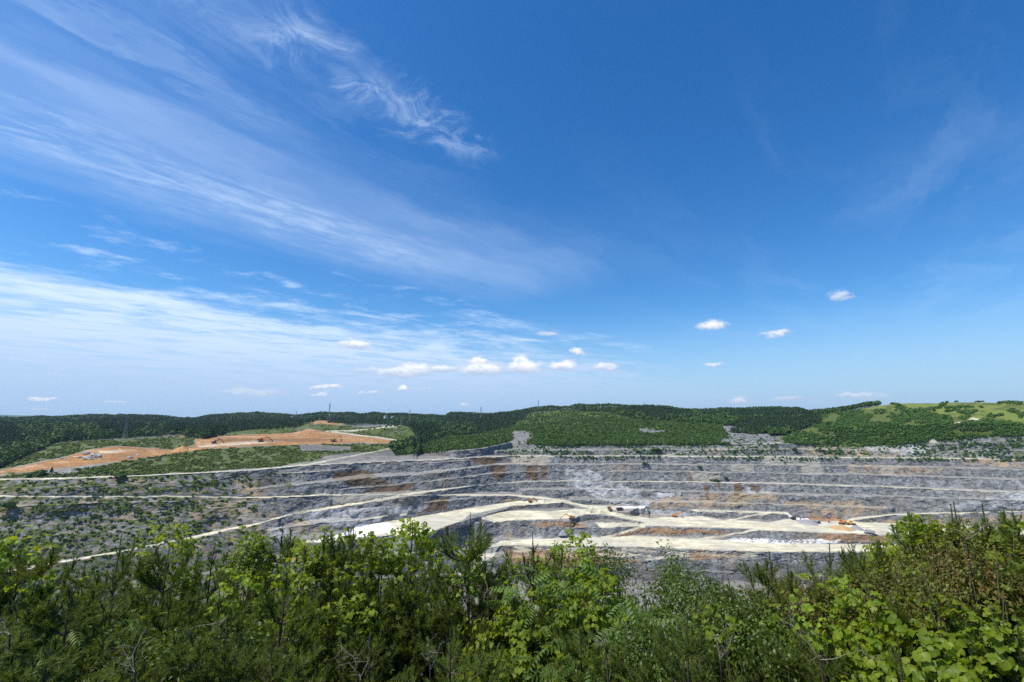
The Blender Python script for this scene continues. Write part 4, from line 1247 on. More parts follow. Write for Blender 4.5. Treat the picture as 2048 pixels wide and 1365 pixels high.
# pylons
def pylon(px, ptop, pbase, D, label, arms=3):
    a, t1 = ray(px, ptop)
    _, t0 = ray(px, pbase)
    H = float((t1 - t0) * D)
    r = empty('power_pylon', (math.sin(a) * D, math.cos(a) * D, float(t0 * D)), face_cam(px, ptop, .5))
    tag(r, label, 'pylon', 'power pylons on the far hills')
    w0, w1 = H * .085, H * .016
    rr = max(.12, D * 0.00011)
    t = MB()
    cor = [(-1, -1), (1, -1), (1, 1), (-1, 1)]
    lv = [0, .14, .28, .4, .52, .62, .7, .78, .86, .93, 1.0]
    wd = [w0 + (w1 - w0) * min(1, q / .72) for q in lv]
    for k in range(len(lv) - 1):
        for q in range(4):
            c0, c1, n0 = cor[q], cor[q], cor[(q + 1) % 4]
            t.bar((c0[0] * wd[k], c0[1] * wd[k], lv[k] * H), (c0[0] * wd[k + 1], c0[1] * wd[k + 1], lv[k + 1] * H), rr, n=4)
            t.bar((c0[0] * wd[k], c0[1] * wd[k], lv[k] * H), (n0[0] * wd[k + 1], n0[1] * wd[k + 1], lv[k + 1] * H), rr * .6, n=3)
            t.bar((n0[0] * wd[k], n0[1] * wd[k], lv[k] * H), (c0[0] * wd[k + 1], c0[1] * wd[k + 1], lv[k + 1] * H), rr * .6, n=3)
    t.build('lattice_tower', M['steel'], r)
    for k in range(arms):
        z = H * (.97 - .10 * k)
        c = MB()
        L_ = H * (.055 + .02 * (k == 1))
        for sy in (-w1, w1):
            c.bar((-L_, 0, z), (0, sy, z - H * .012), rr * .7, n=3); c.bar((L_, 0, z), (0, sy, z - H * .012), rr * .7, n=3)
        c.bar((-L_, 0, z), (L_, 0, z + .2), rr * .7, n=3)
        ar = c.build('cross_arm', M['steel'], r)
        ins = MB()
        ins.bar((-L_ * .95, 0, z), (-L_ * .95, 0, z - H * .045), rr * .6, n=4); ins.bar((L_ * .95, 0, z), (L_ * .95, 0, z - H * .045), rr * .6, n=4)
        ins.build('insulator', M['grey_metal'], ar)
    return r


pylon(660, 807, 844, 1000, 'tallest steel pylon, standing on the small sandy knoll')
pylon(641, 822, 852, 960, 'thin pylon just left of the tallest one, in front of the dark conifers')
pylon(593, 823, 834, 1700, 'small far pylon on the skyline left of the knoll')
pylon(256, 831, 878, 920, 'faint pylon rising from the dark left forest', 3)
pylon(804, 825, 852, 1100, 'pylon just behind the bright blue sheet')
pylon(820, 820, 848, 1300, 'pylon right of the blue sheet, reaching above the skyline')
pylon(962, 814, 838, 1500, 'slim pylon alone on the ridge at mid picture')
pylon(1076.5, 801, 818, 1480, 'pylon on the wooded ridge left of the round hill')
pylon(1193, 805.5, 814, 1500, 'tiny pylon tip behind the crest of the round hill')
pylon(1288, 805, 815, 1500, 'tiny pylon tip on the crest right of the round hill')

# blue sheet by the pylon: a draped cover with folds
b = MB()
n = 12
vs = []
for j in range(4):
    for i in range(n):
        vs.append((-8.5 + 17 * i / (n - 1), -2.5 + 1.7 * j, (1.9 - .9 * abs(j - 1.5)) * (.8 + .35 * math.sin(i * 1.9 + j)) + .3))
b.poly(vs, [(j * n + i, j * n + i + 1, (j + 1) * n + i + 1, (j + 1) * n + i) for j in range(3) for i in range(n - 1)])
o = b.build('blue_cover_sheet', M['blue_sheet'], loc=at(802, 854))
o.rotation_euler = (0, 0, face_cam(802, 854))
tag(o, 'bright blue cover sheet spread at the foot of a pylon', 'cover sheet')

# far roofs among the trees
for (px, py, lb) in ((772, 835, 'small pale roofed house among the far trees, the left one'), (786, 836, 'small pale roofed house among the far trees, the right one')):
    a, t = ray(px, py)
    h = empty('house', (math.sin(a) * 1500, math.cos(a) * 1500, float(t) * 1500 - 4), face_cam(px, py, .4))
    tag(h, lb, 'house', 'far houses')
    w = MB(); w.box((0, 0, 3), (11, 8, 6)); w.build('wall', M['white_paint'], h)
    rf = MB(); rf.prism([(-6.2, 5.8), (6.2, 5.8), (0, 9.2)], -4.6, 4.6); rf.build('roof', M['grey_metal'], h)

# power pole and short post on the plantation slope
for (px, py, hh, lb) in ((1329, 905, 20, 'tall thin pole standing above the main quarry crest'), (1385, 888, 10, 'short pole at the lower edge of the plantation'), (1255, 888, 8, 'short pale post left of the tall pole, at the plantation edge')):
    r = empty('utility_pole', at(px, py), face_cam(px, py))
    tag(r, lb, 'pole', 'poles above the quarry crest')
    p_ = MB(); p_.bar((0, 0, -1), (0, 0, hh), .28, .18); p_.build('post', M['grey_metal'], r)
    c_ = MB(); c_.bar((-1.2, 0, hh - 1), (1.2, 0, hh - 1), .1, n=4); c_.build('cross_arm', M['grey_metal'], r)


# trees and bushes one can tell apart far off
def far_tree(name, px, py, h, w, kind, label, group=None, trunk=0.3):
    p = at(px, py)
    r = empty(name, p, random.Random(int(px * 7)).random() * 6)
    tag(r, label, 'tree' if trunk > .2 else 'bush', group)
    V_, F_ = crown(int(px), 150 if kind != 'cone' else 130, kind, 0.26)
    V_ = V_ * [w, w, h * (1 - trunk)] + [0, 0, h * trunk]
    me = mesh_np('crown', V_, [F_], M['broad' if kind != 'cone' else 'conifer'], attrs=dict(rnd=np.repeat(np.random.default_rng(int(px)).random(len(F_)), 4)))
    link('crown', me, r)
    t = MB()
    t.bar((0, 0, -.6), (.1, 0, h * .6), h * .022 + .05, .06)
    for k in range(4):
        a = k * 1.7
        t.bar((.05, 0, h * (trunk + .05 + .08 * k)), (math.cos(a) * w * .3, math.sin(a) * w * .3, h * (trunk + .25 + .08 * k)), .07, .03, 4)
    t.build('trunk', M['bark'], r)
    return r


for k, (px, py, h) in enumerate([(772, 866, 14), (776, 864, 16), (781, 865, 15), (785, 863, 17), (789, 865, 16), (794, 864, 15), (798, 866, 13), (769, 870, 12)]):
    far_tree('pine_tree', px, py, h, 5.5, 'round', 'tall bare stemmed pine in the thin clump left of the blue sheet', 'bare stemmed pines by the blue sheet', .5)
for (px, py, h, w, kd, lb) in [(80, 953, 6.5, 9, 'round', 'round green bush on the gravel beside the left haul road'), (102, 953, 8.5, 5, 'cone', 'pointed dark young tree right of the round bush'),
                               (15, 1030, 12, 11, 'round', 'dark round tree on the quarry benches at the far left edge'), (58, 955, 4, 6, 'round', 'low green bush left of the round one on the gravel'),
                               (152, 838, 16, 16, 'round', 'broad tree standing out on the left skyline'), (375, 842, 14, 16, 'round', 'lone rounded tree on the skyline beside the low dip'),
                               (240, 960, 5, 12, 'round', 'wide dark bush overhanging the left haul road'), (1400, 938, 4.5, 7, 'round', 'dark bush at the top of a brown stain on the rock wall'),
                               (1452, 960, 5, 7, 'round', 'green bush on the beige sprayed rock panel'), (1570, 930, 5, 4, 'round', 'small upright bush on the sprayed concrete bench'),
                               (1290, 930, 4, 12, 'round', 'low wide bush on the second bench of the wall'), (1092, 905, 6, 6, 'cone', 'single dark young tree on the pale bench above the crest'),
                               (1430, 963, 3, 16, 'round', 'long low green thicket under the beige panel'), (1310, 903, 6, 14, 'round', 'dark green thicket beside the tall thin pole'), (790, 896, 7, 12, 'round', 'dense bush where the ramp meets the plantation'),
                               (1590, 905, 7, 9, 'round', 'dark green bush in the gully right of the pale bench'), (1600, 912, 6, 8, 'round', 'lower dark bush in the same gully'), (1640, 900, 7, 12, 'round', 'wide dark thicket below the diagonal track'),
                               (1676, 910, 6, 10, 'round', 'dark thicket reaching down to the crest line')]:
    far_tree('tree' if h > 6 else 'bush', px, py, h, w, kd, lb, None, .28 if h > 6 else .1)

# ------------------------------------------------------------------ foreground growth on the hillside
def P3(px, py, D):
    a, t = ray(px, py)
    return np.array([math.sin(a) * D, math.cos(a) * D, float(t) * D])


def gz(x, y): return float(ground_z(np.array([x]), np.array([y]))[0])


class Acc:
    def __init__(s): s.V, s.F, s.R, s.o = [], [], [], 0

    def add(s, v, f, rn=None):
        s.V.append(v); s.F.append(f + s.o); s.o += len(v)
        s.R.append(np.full(len(v), 0.5) if rn is None else rn)

    def mesh(s, name, m, smooth=False):
        sizes = sorted({f.shape[1] for f in s.F})
        return mesh_np(name, np.concatenate(s.V), [np.concatenate([f for f in s.F if f.shape[1] == k]) for k in sizes], m, attrs=dict(rnd=np.concatenate(s.R)), smooth=smooth)


def tube(pts, rad, n=5):
    pts = np.asarray(pts, float)
    k = len(pts)
    d = np.gradient(pts, axis=0)
    d /= np.linalg.norm(d, axis=1)[:, None] + 1e-9
    ref = np.array([0.31, 0.95, 0.05]) if abs(d[0, 2]) > 0.8 else np.array([0, 0, 1.0])
    u = np.cross(d, ref); u /= np.linalg.norm(u, axis=1)[:, None] + 1e-9
    w = np.cross(d, u)
    a = np.arange(n) * 6.2832 / n
    v = pts[:, None] + (u[:, None] * np.cos(a)[None, :, None] + w[:, None] * np.sin(a)[None, :, None]) * np.asarray(rad, float)[:, None, None]
    i = np.arange(k - 1)[:, None] * n
    j = np.arange(n)[None]
    f = np.stack([i + j, i + (j + 1) % n, i + n + (j + 1) % n, i + n + j], -1).reshape(-1, 4)
    return v.reshape(-1, 3), f


def needles(shoots, per_m, nl, ang, width, r):
    """shoots: (n,7) = base xyz, unit dir xyz, length"""
    sh = np.array(shoots)
    cnt = np.maximum(4, (sh[:, 6] * per_m).astype(int))
    idx = np.repeat(np.arange(len(sh)), cnt)
    n = len(idx)
    t = r.random(n)
    d = sh[idx, 3:6]
    b = sh[idx, :3] + d * (sh[idx, 6] * t)[:, None]
    q = r.normal(size=(n, 3))
    p = q - d * (q * d).sum(1)[:, None]
    p /= np.linalg.norm(p, axis=1)[:, None]
    an = ang * (1.15 - 0.55 * t + (r.random(n) - .5) * .3)
    nd = d * np.cos(an)[:, None] + p * np.sin(an)[:, None]
    nd[:, 2] -= 0.06
    side = np.cross(nd, r.normal(size=(n, 3)))
    side /= np.linalg.norm(side, axis=1)[:, None]
    ln = nl * (0.7 + 0.5 * r.random(n))
    v = np.stack([b - side * width, b + side * width, b + nd * ln[:, None]], 1).reshape(-1, 3)
    rn = np.clip(r.random(len(sh))[idx] * 0.6 + r.random(n) * 0.4, 0, 1)
    return v, np.arange(3 * n).reshape(n, 3), np.repeat(rn, 3)


def make_pine(seed, H=5.0, lean=0.0, dens=1.0):
    r = np.random.default_rng(seed)
    wood_, shoots, cands = Acc(), [], []
    zz = np.linspace(-0.4, H, 12)
    lx = lean * (zz / H) ** 2 + np.cumsum(r.normal(size=12)) * 0.012
    ly = np.cumsum(r.normal(size=12)) * 0.012
    tr = np.stack([lx, ly, zz], -1)
    wood_.add(*tube(tr, 0.055 * (1 - zz.clip(0) / H) ** 0.8 + 0.006, 7))
    # leader
    def on(z): return np.array([np.interp(z, zz, lx), np.interp(z, zz, ly), z])
    z = 0.5
    while z < H * 0.97:
        f = z / H
        nb = int(r.integers(4, 6)) if f < 0.93 else 3
        a0 = r.random() * 6.28
        for k in range(nb):
            if r.random() < 0.12: continue
            a = a0 + k * 6.283 / nb + r.normal() * .25
            bl = ((1 - f) ** 0.7 * 1.95 + 0.14) * (0.75 + 0.45 * r.random())
            e0 = math.radians(2 + 34 * f + r.normal() * 7)
            e1 = e0 + math.radians(26)
            st = 7
            pts = [on(z)]
            for q in range(st):
                e = e0 + (e1 - e0) * q / st
                dv = np.array([math.cos(a) * math.cos(e), math.sin(a) * math.cos(e), math.sin(e)])
                pts.append(pts[-1] + dv * bl / st + r.normal(size=3) * 0.012)
            pts = np.array(pts)
            wood_.add(*tube(pts, np.linspace(0.006 + 0.013 * bl, 0.004, len(pts)), 4))
            # foliage along the outer two thirds, side twigs carrying shoots
            for q in range(2 if bl > .5 else 1, len(pts)):
                d = pts[q] - pts[q - 1]
                L_ = np.linalg.norm(d)
                shoots.append([*pts[q - 1], *(d / L_), L_])
                if bl > 0.3:
                    for sgn in (-1, 1):
                        if r.random() < 0.14: continue
                        sd = np.cross(d / L_, [0, 0, 1]) * sgn
                        td = d / L_ * 0.75 + sd * 0.75 + np.array([0, 0, 0.30]) + r.normal(size=3) * .15
                        td /= np.linalg.norm(td)
                        tl = (0.12 + 0.20 * r.random()) * (1.15 - 0.5 * q / len(pts)) * (0.7 + 0.5 * min(bl, 1.2))
                        wood_.add(*tube([pts[q - 1], pts[q - 1] + td * tl], [0.005, 0.003], 3))
                        shoots.append([*(pts[q - 1] + td * tl * .15), *td, tl])
                        if r.random() < 0.65:
                            u = td + np.array([0, 0, .5]) + r.normal(size=3) * .35
                            u /= np.linalg.norm(u)
                            shoots.append([*(pts[q - 1] + td * tl * .5), *u, tl * .8])
            e_ = pts[-1]
            up = np.array([0, 0, 1.0]) + (pts[-1] - pts[-2]) * 2 + r.normal(size=3) * .08
            up /= np.linalg.norm(up)
            shoots.append([*e_, *up, .16])
            if f > 0.45 or r.random() < .4:
                for c_ in range(int(r.integers(2, 4))):
                    u = up + r.normal(size=3) * .16
                    cands.append([*e_, *(u / np.linalg.norm(u)), .10 + .12 * r.random()])
        z += 0.25 + 0.16 * r.random() + 0.08 * f
    top = on(H)
    shoots.append([*on(H * .96), 0, 0, 1.0, H * .04])
    for c_ in range(4):
        u = np.array([0, 0, 1.0]) + r.normal(size=3) * (.03 if c_ == 0 else .30)
        cands.append([*(top - [0, 0, .03]), *(u / np.linalg.norm(u)), .34 if c_ == 0 else .16])
    for c_ in cands:
        wood_.add(*tube([c_[:3], np.array(c_[:3]) + np.array(c_[3:6]) * c_[6]], [0.006, 0.004], 4))
    nm, cm = Acc(), Acc()
    nm.add(*needles(shoots, 260 * dens, 0.085, 0.72, 0.0042, r))
    cm.add(*needles(cands, 420, 0.040, 0.40, 0.0040, r))
    return wood_.mesh('trunk', M['bark'], True), nm.mesh('foliage', M['needle']), cm.mesh('new_shoots', M['candle'])


PINES = [make_pine(200 + k, 5.0, ln, dn) for k, (ln, dn) in enumerate([(0.1, 1.0), (-0.25, 1.1), (0.3, 0.9), (0.0, 1.15), (0.15, 1.0), (-0.1, 0.8)])]
GP = 'young pines crowded on the near hillside'
prng = random.Random(5)


def pine(px, py, D, var, label=None, wide=1.0):
    p = P3(px, py, D)
    g = gz(p[0], p[1])
    h = (p[2] - g) / 5.3
    o = empty('pine_tree', (p[0], p[1], g), prng.random() * 6.283)
    k = max(0.62, min(h, 1.1))
    o.scale = (k * wide, k * wide, h)
    t, n_, c_ = PINES[var % len(PINES)]
    link('trunk', t, o); link('foliage', n_, o); link('new_shoots', c_, o)
    tag(o, label or 'young pine hidden among others in the dense near thicket', 'pine tree', GP)
    return o


for (px, py, D, v, lb) in [
    (90, 1060, 7.0, 2, 'young pine with an open crown rising highest at the left edge of the picture'),
    (-45, 1085, 6.6, 0, 'pine cut by the left edge of the picture'),
    (245, 1070, 7.6, 5, 'slender pine with a bare upright leader, second tall one from the left'),
    (190, 1125, 9.0, 1, 'lower pine between the two tall ones at the left'),
    (335, 1098, 7.6, 3, 'pine overgrown with yellow green vine under the white haul road'),
    (428, 1088, 8.2, 5, 'thin pine tip right of the vine covered one at left'),
    (487, 1112, 9.2, 0, 'low pine left of the slim spire in front of the rusty bank'),
    (585, 1050, 8.6, 4, 'slim dark pine spire in front of the rusty bank left of the white floor'),
    (672, 1062, 7.0, 1, 'left pine of the vine draped group below the white floor'),
    (705, 1055, 7.0, 3, 'dense pine of the vine draped group with many upright candles'),
    (752, 1075, 7.6, 4, 'right pine of the vine draped group'),
    (822, 1064, 7.2, 5, 'pine with a round vine cap on its top'),
    (880, 1120, 8.4, 2, 'sparse pine between the vine capped one and the tall centre pine'),
    (942, 1036, 6.8, 2, 'tallest centre pine with a long bare candle on top'),
    (985, 1102, 7.4, 4, 'bushy pine touching the tall centre pine on its right'),
    (1068, 1066, 7.4, 5, 'open crowned pine in front of the orange brown bench'),
    (1100, 1082, 8.2, 0, 'pine leaning right in front of the orange brown bench'),
    (1172, 1098, 7.2, 1, 'vine covered pine left of the small leaved shrub'),
    (1290, 1178, 8.6, 5, 'small thin pine tip in the gap showing the pit bottom'),
    (1445, 1152, 8.6, 3, 'pine behind the dark broadleaf shrub right of the gap'),
    (1523, 1102, 7.6, 4, 'dark pine with a narrow tip right of the centre gap'),
    (1572, 1132, 8.2, 0, 'pine with several candles before the lower quarry road'),
    (1655, 1090, 7.4, 5, 'spindly pine with a bare dark leader before the white rubble'),
    (1700, 1118, 7.4, 1, 'low pine between two upright ones right of the white rubble'),
    (1735, 1088, 7.0, 3, 'pine with a row of upright candles below the main floor'),
    (1768, 1095, 6.4, 2, 'pine leaning left under the big right hand clump'),
    (1802, 1058, 6.2, 4, 'pine with candles at the left flank of the big right hand clump'),
    (1870, 1012, 5.8, 4, 'high leafy pine crown of the big right hand clump'),
    (1912, 1008, 6.2, 0, 'second crown of the big right hand clump with one tall candle'),
    (1968, 1010, 6.0, 3, 'pine with a single feathery tip against the right hand quarry wall'),
    (2015, 1034, 6.2, 3, 'dense pine at the right edge of the picture'),
    (2100, 1010, 5.8, 1, 'pine cut by the right edge of the picture')]:
    pine(px, py, D, v, lb, 1.0)
for (px, py, D, v) in [(1690, 1150, 6.2, 0), (1760, 1150, 5.8, 3), (1830, 1120, 5.6, 1), (1900, 1090, 5.4, 4), (1640, 1165, 6.4, 2), (1850, 1175, 5.0, 0), (1560, 1175, 6.6, 3), (1985, 1090, 5.2, 1), (2060, 1090, 5.0, 4), (40, 1120, 6.6, 3), (140, 1150, 6.6, 1),
                       (290, 1150, 6.6, 4), (380, 1160, 6.8, 0), (455, 1150, 6.8, 2), (625, 1130, 7.0, 5), (900, 1180, 6.4, 3), (1020, 1165, 6.4, 1), (1110, 1170, 6.2, 4)]:
    pine(px, py + (38 if px < 1115 else 8), D, v, None, 1.05)
fr = random.Random(11)
for k in range(22):                        # lower and nearer growth between the tall ones
    x = -60 + k * 100 + fr.uniform(-25, 25)
    if 1235 < x < 1330: continue
    pine(x, 1168 + fr.uniform(-25, 35) - (45 if x > 1750 else 0) + (15 if 1180 < x < 1500 else 0), 6.0 + fr.uniform(-.5, .8), fr.randrange(6), None, 1.1)
for k in range(17):
    x = -20 + k * 128 + fr.uniform(-35, 35)
    pine(x, 1262 + fr.uniform(-25, 25) - (40 if x > 1800 else 0), 4.7 + fr.uniform(-.3, .5), fr.randrange(6), None, 1.0)


# ---- leaves
def fan(outline, fold=0.25):
    """leaf in the xy plane, base at origin, tip along +y; folded along the midrib"""
    o = np.array(outline, float)
    left = np.stack([-o[:, 0], o[:, 1], np.abs(o[:, 0]) * fold - (o[:, 1] ** 2) * 0.25], -1)
    right = np.stack([o[:, 0], o[:, 1], np.abs(o[:, 0]) * fold - (o[:, 1] ** 2) * 0.25], -1)
    k = len(o)
    mid = np.stack([np.zeros(k), o[:, 1], -(o[:, 1] ** 2) * 0.25], -1)
    V_ = np.concatenate([mid, left, right])
    F_ = []
    for i in range(k - 1):
        F_ += [(i, i + 1, k + i + 1, k + i), (i, 2 * k + i, 2 * k + i + 1, i + 1)]
    return V_, np.array(F_)


def join(parts):
    V_, F_, o = [], [], 0
    for v, f in parts:
        V_.append(v); F_.append(f + o); o += len(v)
    return np.concatenate(V_), np.concatenate(F_)


def xf(T, s=1.0, rz=0.0, rx=0.0, t=(0, 0, 0)):
    v, f = T
    v = v * s
    c, q = math.cos(rx), math.sin(rx)
    v = v @ np.array([[1, 0, 0], [0, c, q], [0, -q, c]])
    c, q = math.cos(rz), math.sin(rz)
    v = v @ np.array([[c, q, 0], [-q, c, 0], [0, 0, 1]])
    return v + np.array(t), f


L_round = fan([(0.02, 0), (0.42, 0.18), (0.52, 0.45), (0.36, 0.75), (0.03, 1.02)], 0.30)
L_oval = fan([(0.02, 0), (0.26, 0.3), (0.27, 0.6), (0.02, 1.0)], 0.35)
L_lance = fan([(0.02, 0), (0.16, 0.25), (0.15, 0.6), (0.01, 1.0)], 0.35)
TRI = join([xf(L_round, 1.0, 0, -.15, (0, .55, 0)), xf(L_round, .9, 1.35, -.2, (0, .35, 0)), xf(L_round, .9, -1.35, -.2, (0, .35, 0))])


def compound(npair=6, length=1.0, leaf=.27):
    ps = []
    for i in range(npair):
        y = length * (0.18 + 0.74 * i / (npair - 1))
        zz = -0.28 * (y / length) ** 2 * length
        sz = leaf * (0.75 + 0.4 * math.sin(math.pi * (i + 1) / (npair + 1)))
        for sg in (-1, 1):
            ps.append(xf(L_lance, sz, sg * -1.15, -.30, (sg * .01, y, zz)))
    ps.append(xf(L_lance, leaf, 0, -.5, (0, length * .95, -.25 * length)))
    yy = np.linspace(0, length, 5)
    v, f = tube(np.stack([yy * 0, yy, -0.28 * (yy / length) ** 2 * length], -1), np.linspace(.009, .004, 5), 3)
    ps.append((v, f))
    return join(ps)


COMP = compound()


def frames(nrm, dr):
    z = nrm / (np.linalg.norm(nrm, axis=1)[:, None] + 1e-9)
    y = dr - z * (dr * z).sum(1)[:, None]
    y /= np.linalg.norm(y, axis=1)[:, None] + 1e-9
    x = np.cross(y, z)
    return np.stack([x, y, z], -1)


def leaf_shell(r, n, rad, T, size, up=0.6, clump=0.5, inner=0.35, droop=0.5):
    """leaves on an ellipsoid shell, centre at the origin"""
    d = r.normal(size=(n * 4, 3))
    d /= np.linalg.norm(d, axis=1)[:, None]
    d = d[d[:, 2] > -0.75]
    ph = r.random(3) * 10
    v = np.sin(d[:, 0] * 4.1 + ph[0]) + np.sin(d[:, 1] * 4.7 + ph[1]) + np.sin(d[:, 2] * 5.3 + ph[2]) + .9 * np.sin(d[:, 0] * 9 + d[:, 2] * 8 + ph[1])
    d = d[v > np.quantile(v, clump)][:n]
    v = v[v > np.quantile(v, clump)][:n]
    n = len(d)
    c = d * rad * ((1 - inner) + inner * r.random(n) + 0.13 * v)[:, None]
    nrm = d * (1 - up) + np.array([0, 0, up]) + r.normal(size=(n, 3)) * .42
    dr = d * np.array([1, 1, .2]) + np.array([0, 0, -droop]) + r.normal(size=(n, 3)) * .4
    sz = size * (0.6 + 0.7 * r.random(n))
    return stamp(T, c, sz, frames(nrm, dr), np.clip(r.random(n) * .7 + .15 * v, 0, 1))


def stems_for(r, rad, n, rs, drop, wig=0.05):
    acc = Acc()
    for k in range(n):
        d = r.normal(size=3); d /= np.linalg.norm(d); d[2] = abs(d[2]) * .7
        e = d * rad * .9
        b = np.array([d[0] * .15, d[1] * .15, -drop])
        t = np.linspace(0, 1, 9)[:, None]
        pts = b * (1 - t) + e * t + np.array([d[0], d[1], 0]) * (t * (1 - t)) * -.3 + np.cumsum(r.normal(size=(9, 3)), 0) * wig
        acc.add(*tube(pts, np.linspace(rs, rs * .3, 9), 4))
    return acc


def plant(name, cat, px, py, D, rad, n, T, size, mat_, seed, label, group=None, up=.6, clump=.5, inner=.35, droop=.5, nst=8, rs=.012, part='leaves', smat='stem', wig=.03):
    r = np.random.default_rng(seed)
    p = P3(px, py, D)
    g = gz(p[0], p[1])
    rad = np.array(rad, float)
    o = empty(name, (p[0], p[1], g))
    tag(o, label, cat, group)
    a = Acc()
    v, f, rn = leaf_shell(r, n, rad, T, size, up, clump, inner, droop)
    a.add(v + [0, 0, p[2] - g], f, rn)
    link(part, a.mesh(part, M[mat_]), o)
    s_ = stems_for(r, rad, nst, rs, p[2] - g, wig)
    s_.V = [v + [0, 0, p[2] - g] for v in s_.V]
    link('stems', s_.mesh('stems', M[smat], True), o)
    return o


GV = 'leafy vines climbing over the near pines'
for k, (px, py, D, rad, n, sz, lb) in enumerate([
    (335, 1140, 7.2, (.30, .30, .55), 120, .085, 'upright vine column on a pine left of the thin pine tip'),
    (10, 1140, 5.8, (.35, .3, .28), 60, .085, 'bright vine tuft at the left edge of the picture'),
    (90, 1250, 4.8, (.35, .3, .3), 34, .085, 'small loose vine tuft in the dark pines at lower left'),
    (505, 1130, 7.6, (.33, .33, .4), 150, .07, 'rounded leafy top beside the slim dark spire'),
    (515, 1205, 6.0, (.45, .4, .35), 90, .085, 'thin vine cluster below the slim dark spire'),
    (690, 1110, 6.6, (.62, .45, .38), 240, .085, 'broad vine drape over the pine group below the white floor'),
    (650, 1190, 6.0, (.42, .35, .42), 130, .09, 'vine hanging down the left flank of the draped pine group'),
    (680, 1270, 5.4, (.50, .4, .35), 110, .095, 'hanging large leaved vine low in the draped group'),
    (828, 1095, 7.0, (.36, .32, .34), 190, .085, 'round vine cap on a single pine top left of the tall centre pine'),
    (800, 1190, 6.2, (.5, .4, .35), 60, .09, 'sparse vine leaves under the round vine cap'),
    (960, 1150, 6.2, (.5, .4, .4), 80, .08, 'scattered yellow green vine leaves on the bushy centre pine'),
    (545, 1290, 4.7, (.5, .4, .28), 80, .085, 'bright vine patch low down left of the draped group'),
    (660, 1352, 4.2, (.40, .4, .22), 90, .09, 'bright vine patch at the bottom edge below the draped group'),
    (1150, 1160, 6.6, (.50, .45, .55), 260, .085, 'dark leafy vine wall left of the small leaved shrub'),
    (1195, 1215, 5.6, (.5, .4, .4), 150, .085, 'yellowish vine hanging above the large compound leaves'),
    (1100, 1335, 3.6, (.62, .5, .35), 260, .105, 'large leaved vine mound at the bottom centre'),
    (1060, 1275, 3.9, (.40, .4, .28), 110, .10, 'vine mound just above the bottom centre mound, on its left'),
    (1215, 1300, 3.8, (.45, .4, .30), 130, .105, 'vine mound right of the bottom centre mound with the biggest leaves'),
    (1440, 1262, 5.0, (.35, .3, .25), 46, .09, 'small bright vine tuft in the dark shrubs right of centre'),
    (1665, 1235, 5.2, (.62, .5, .30), 170, .085, 'vine band across the pines below the white rubble'),
    (1620, 1325, 4.2, (.55, .4, .25), 90, .09, 'loose vine leaves at the bottom right of centre'),
    (1740, 1310, 4.0, (.6, .5, .35), 170, .095, 'vine mound at lower right, left of the densest leaves'),
    (1830, 1245, 4.6, (.65, .5, .35), 240, .09, 'vine blanket below the big right hand pine clump'),
    (1868, 1092, 5.6, (.34, .3, .24), 200, .085, 'vine over the high crown of the big right hand clump'),
    (1795, 1125, 5.9, (.32, .3, .20), 110, .085, 'vine on the left flank of the big right hand clump'),
    (1930, 1300, 3.6, (.75, .6, .40), 420, .10, 'dense big leaved vine blanket in the lower right corner'),
    (2040, 1230, 3.5, (.50, .5, .45), 260, .11, 'big leaved vine at the right edge above the corner blanket'),
    (2040, 1350, 3.1, (.60, .5, .30), 240, .11, 'vine leaves in the very bottom right corner'),
    (1820, 1365, 3.4, (.60, .5, .25), 190, .10, 'vine leaves on the bottom edge left of the corner blanket'),
    (2020, 1130, 4.4, (.40, .4, .25), 110, .09, 'vine tuft below the dense pine at the right edge')]):
    q = 1.6 if D < 5 else 1.12
    if px > 1600 and py < 1260: n = int(n * .5)
    if px > 1950 and py > 1200: n = int(n * 1.2)
    plant('climbing_vine', 'vine', px, py, D * q, [v_ * q for v_ in rad], int(n * (2.5 if D < 5 else 1.9) * (1.5 if px > 1800 else 1)), TRI, sz * (.47 if px > 1800 else .56), 'kudzu', 300 + k, lb, GV, up=.55, clump=.35, inner=.5, droop=.8, nst=8, rs=.005)

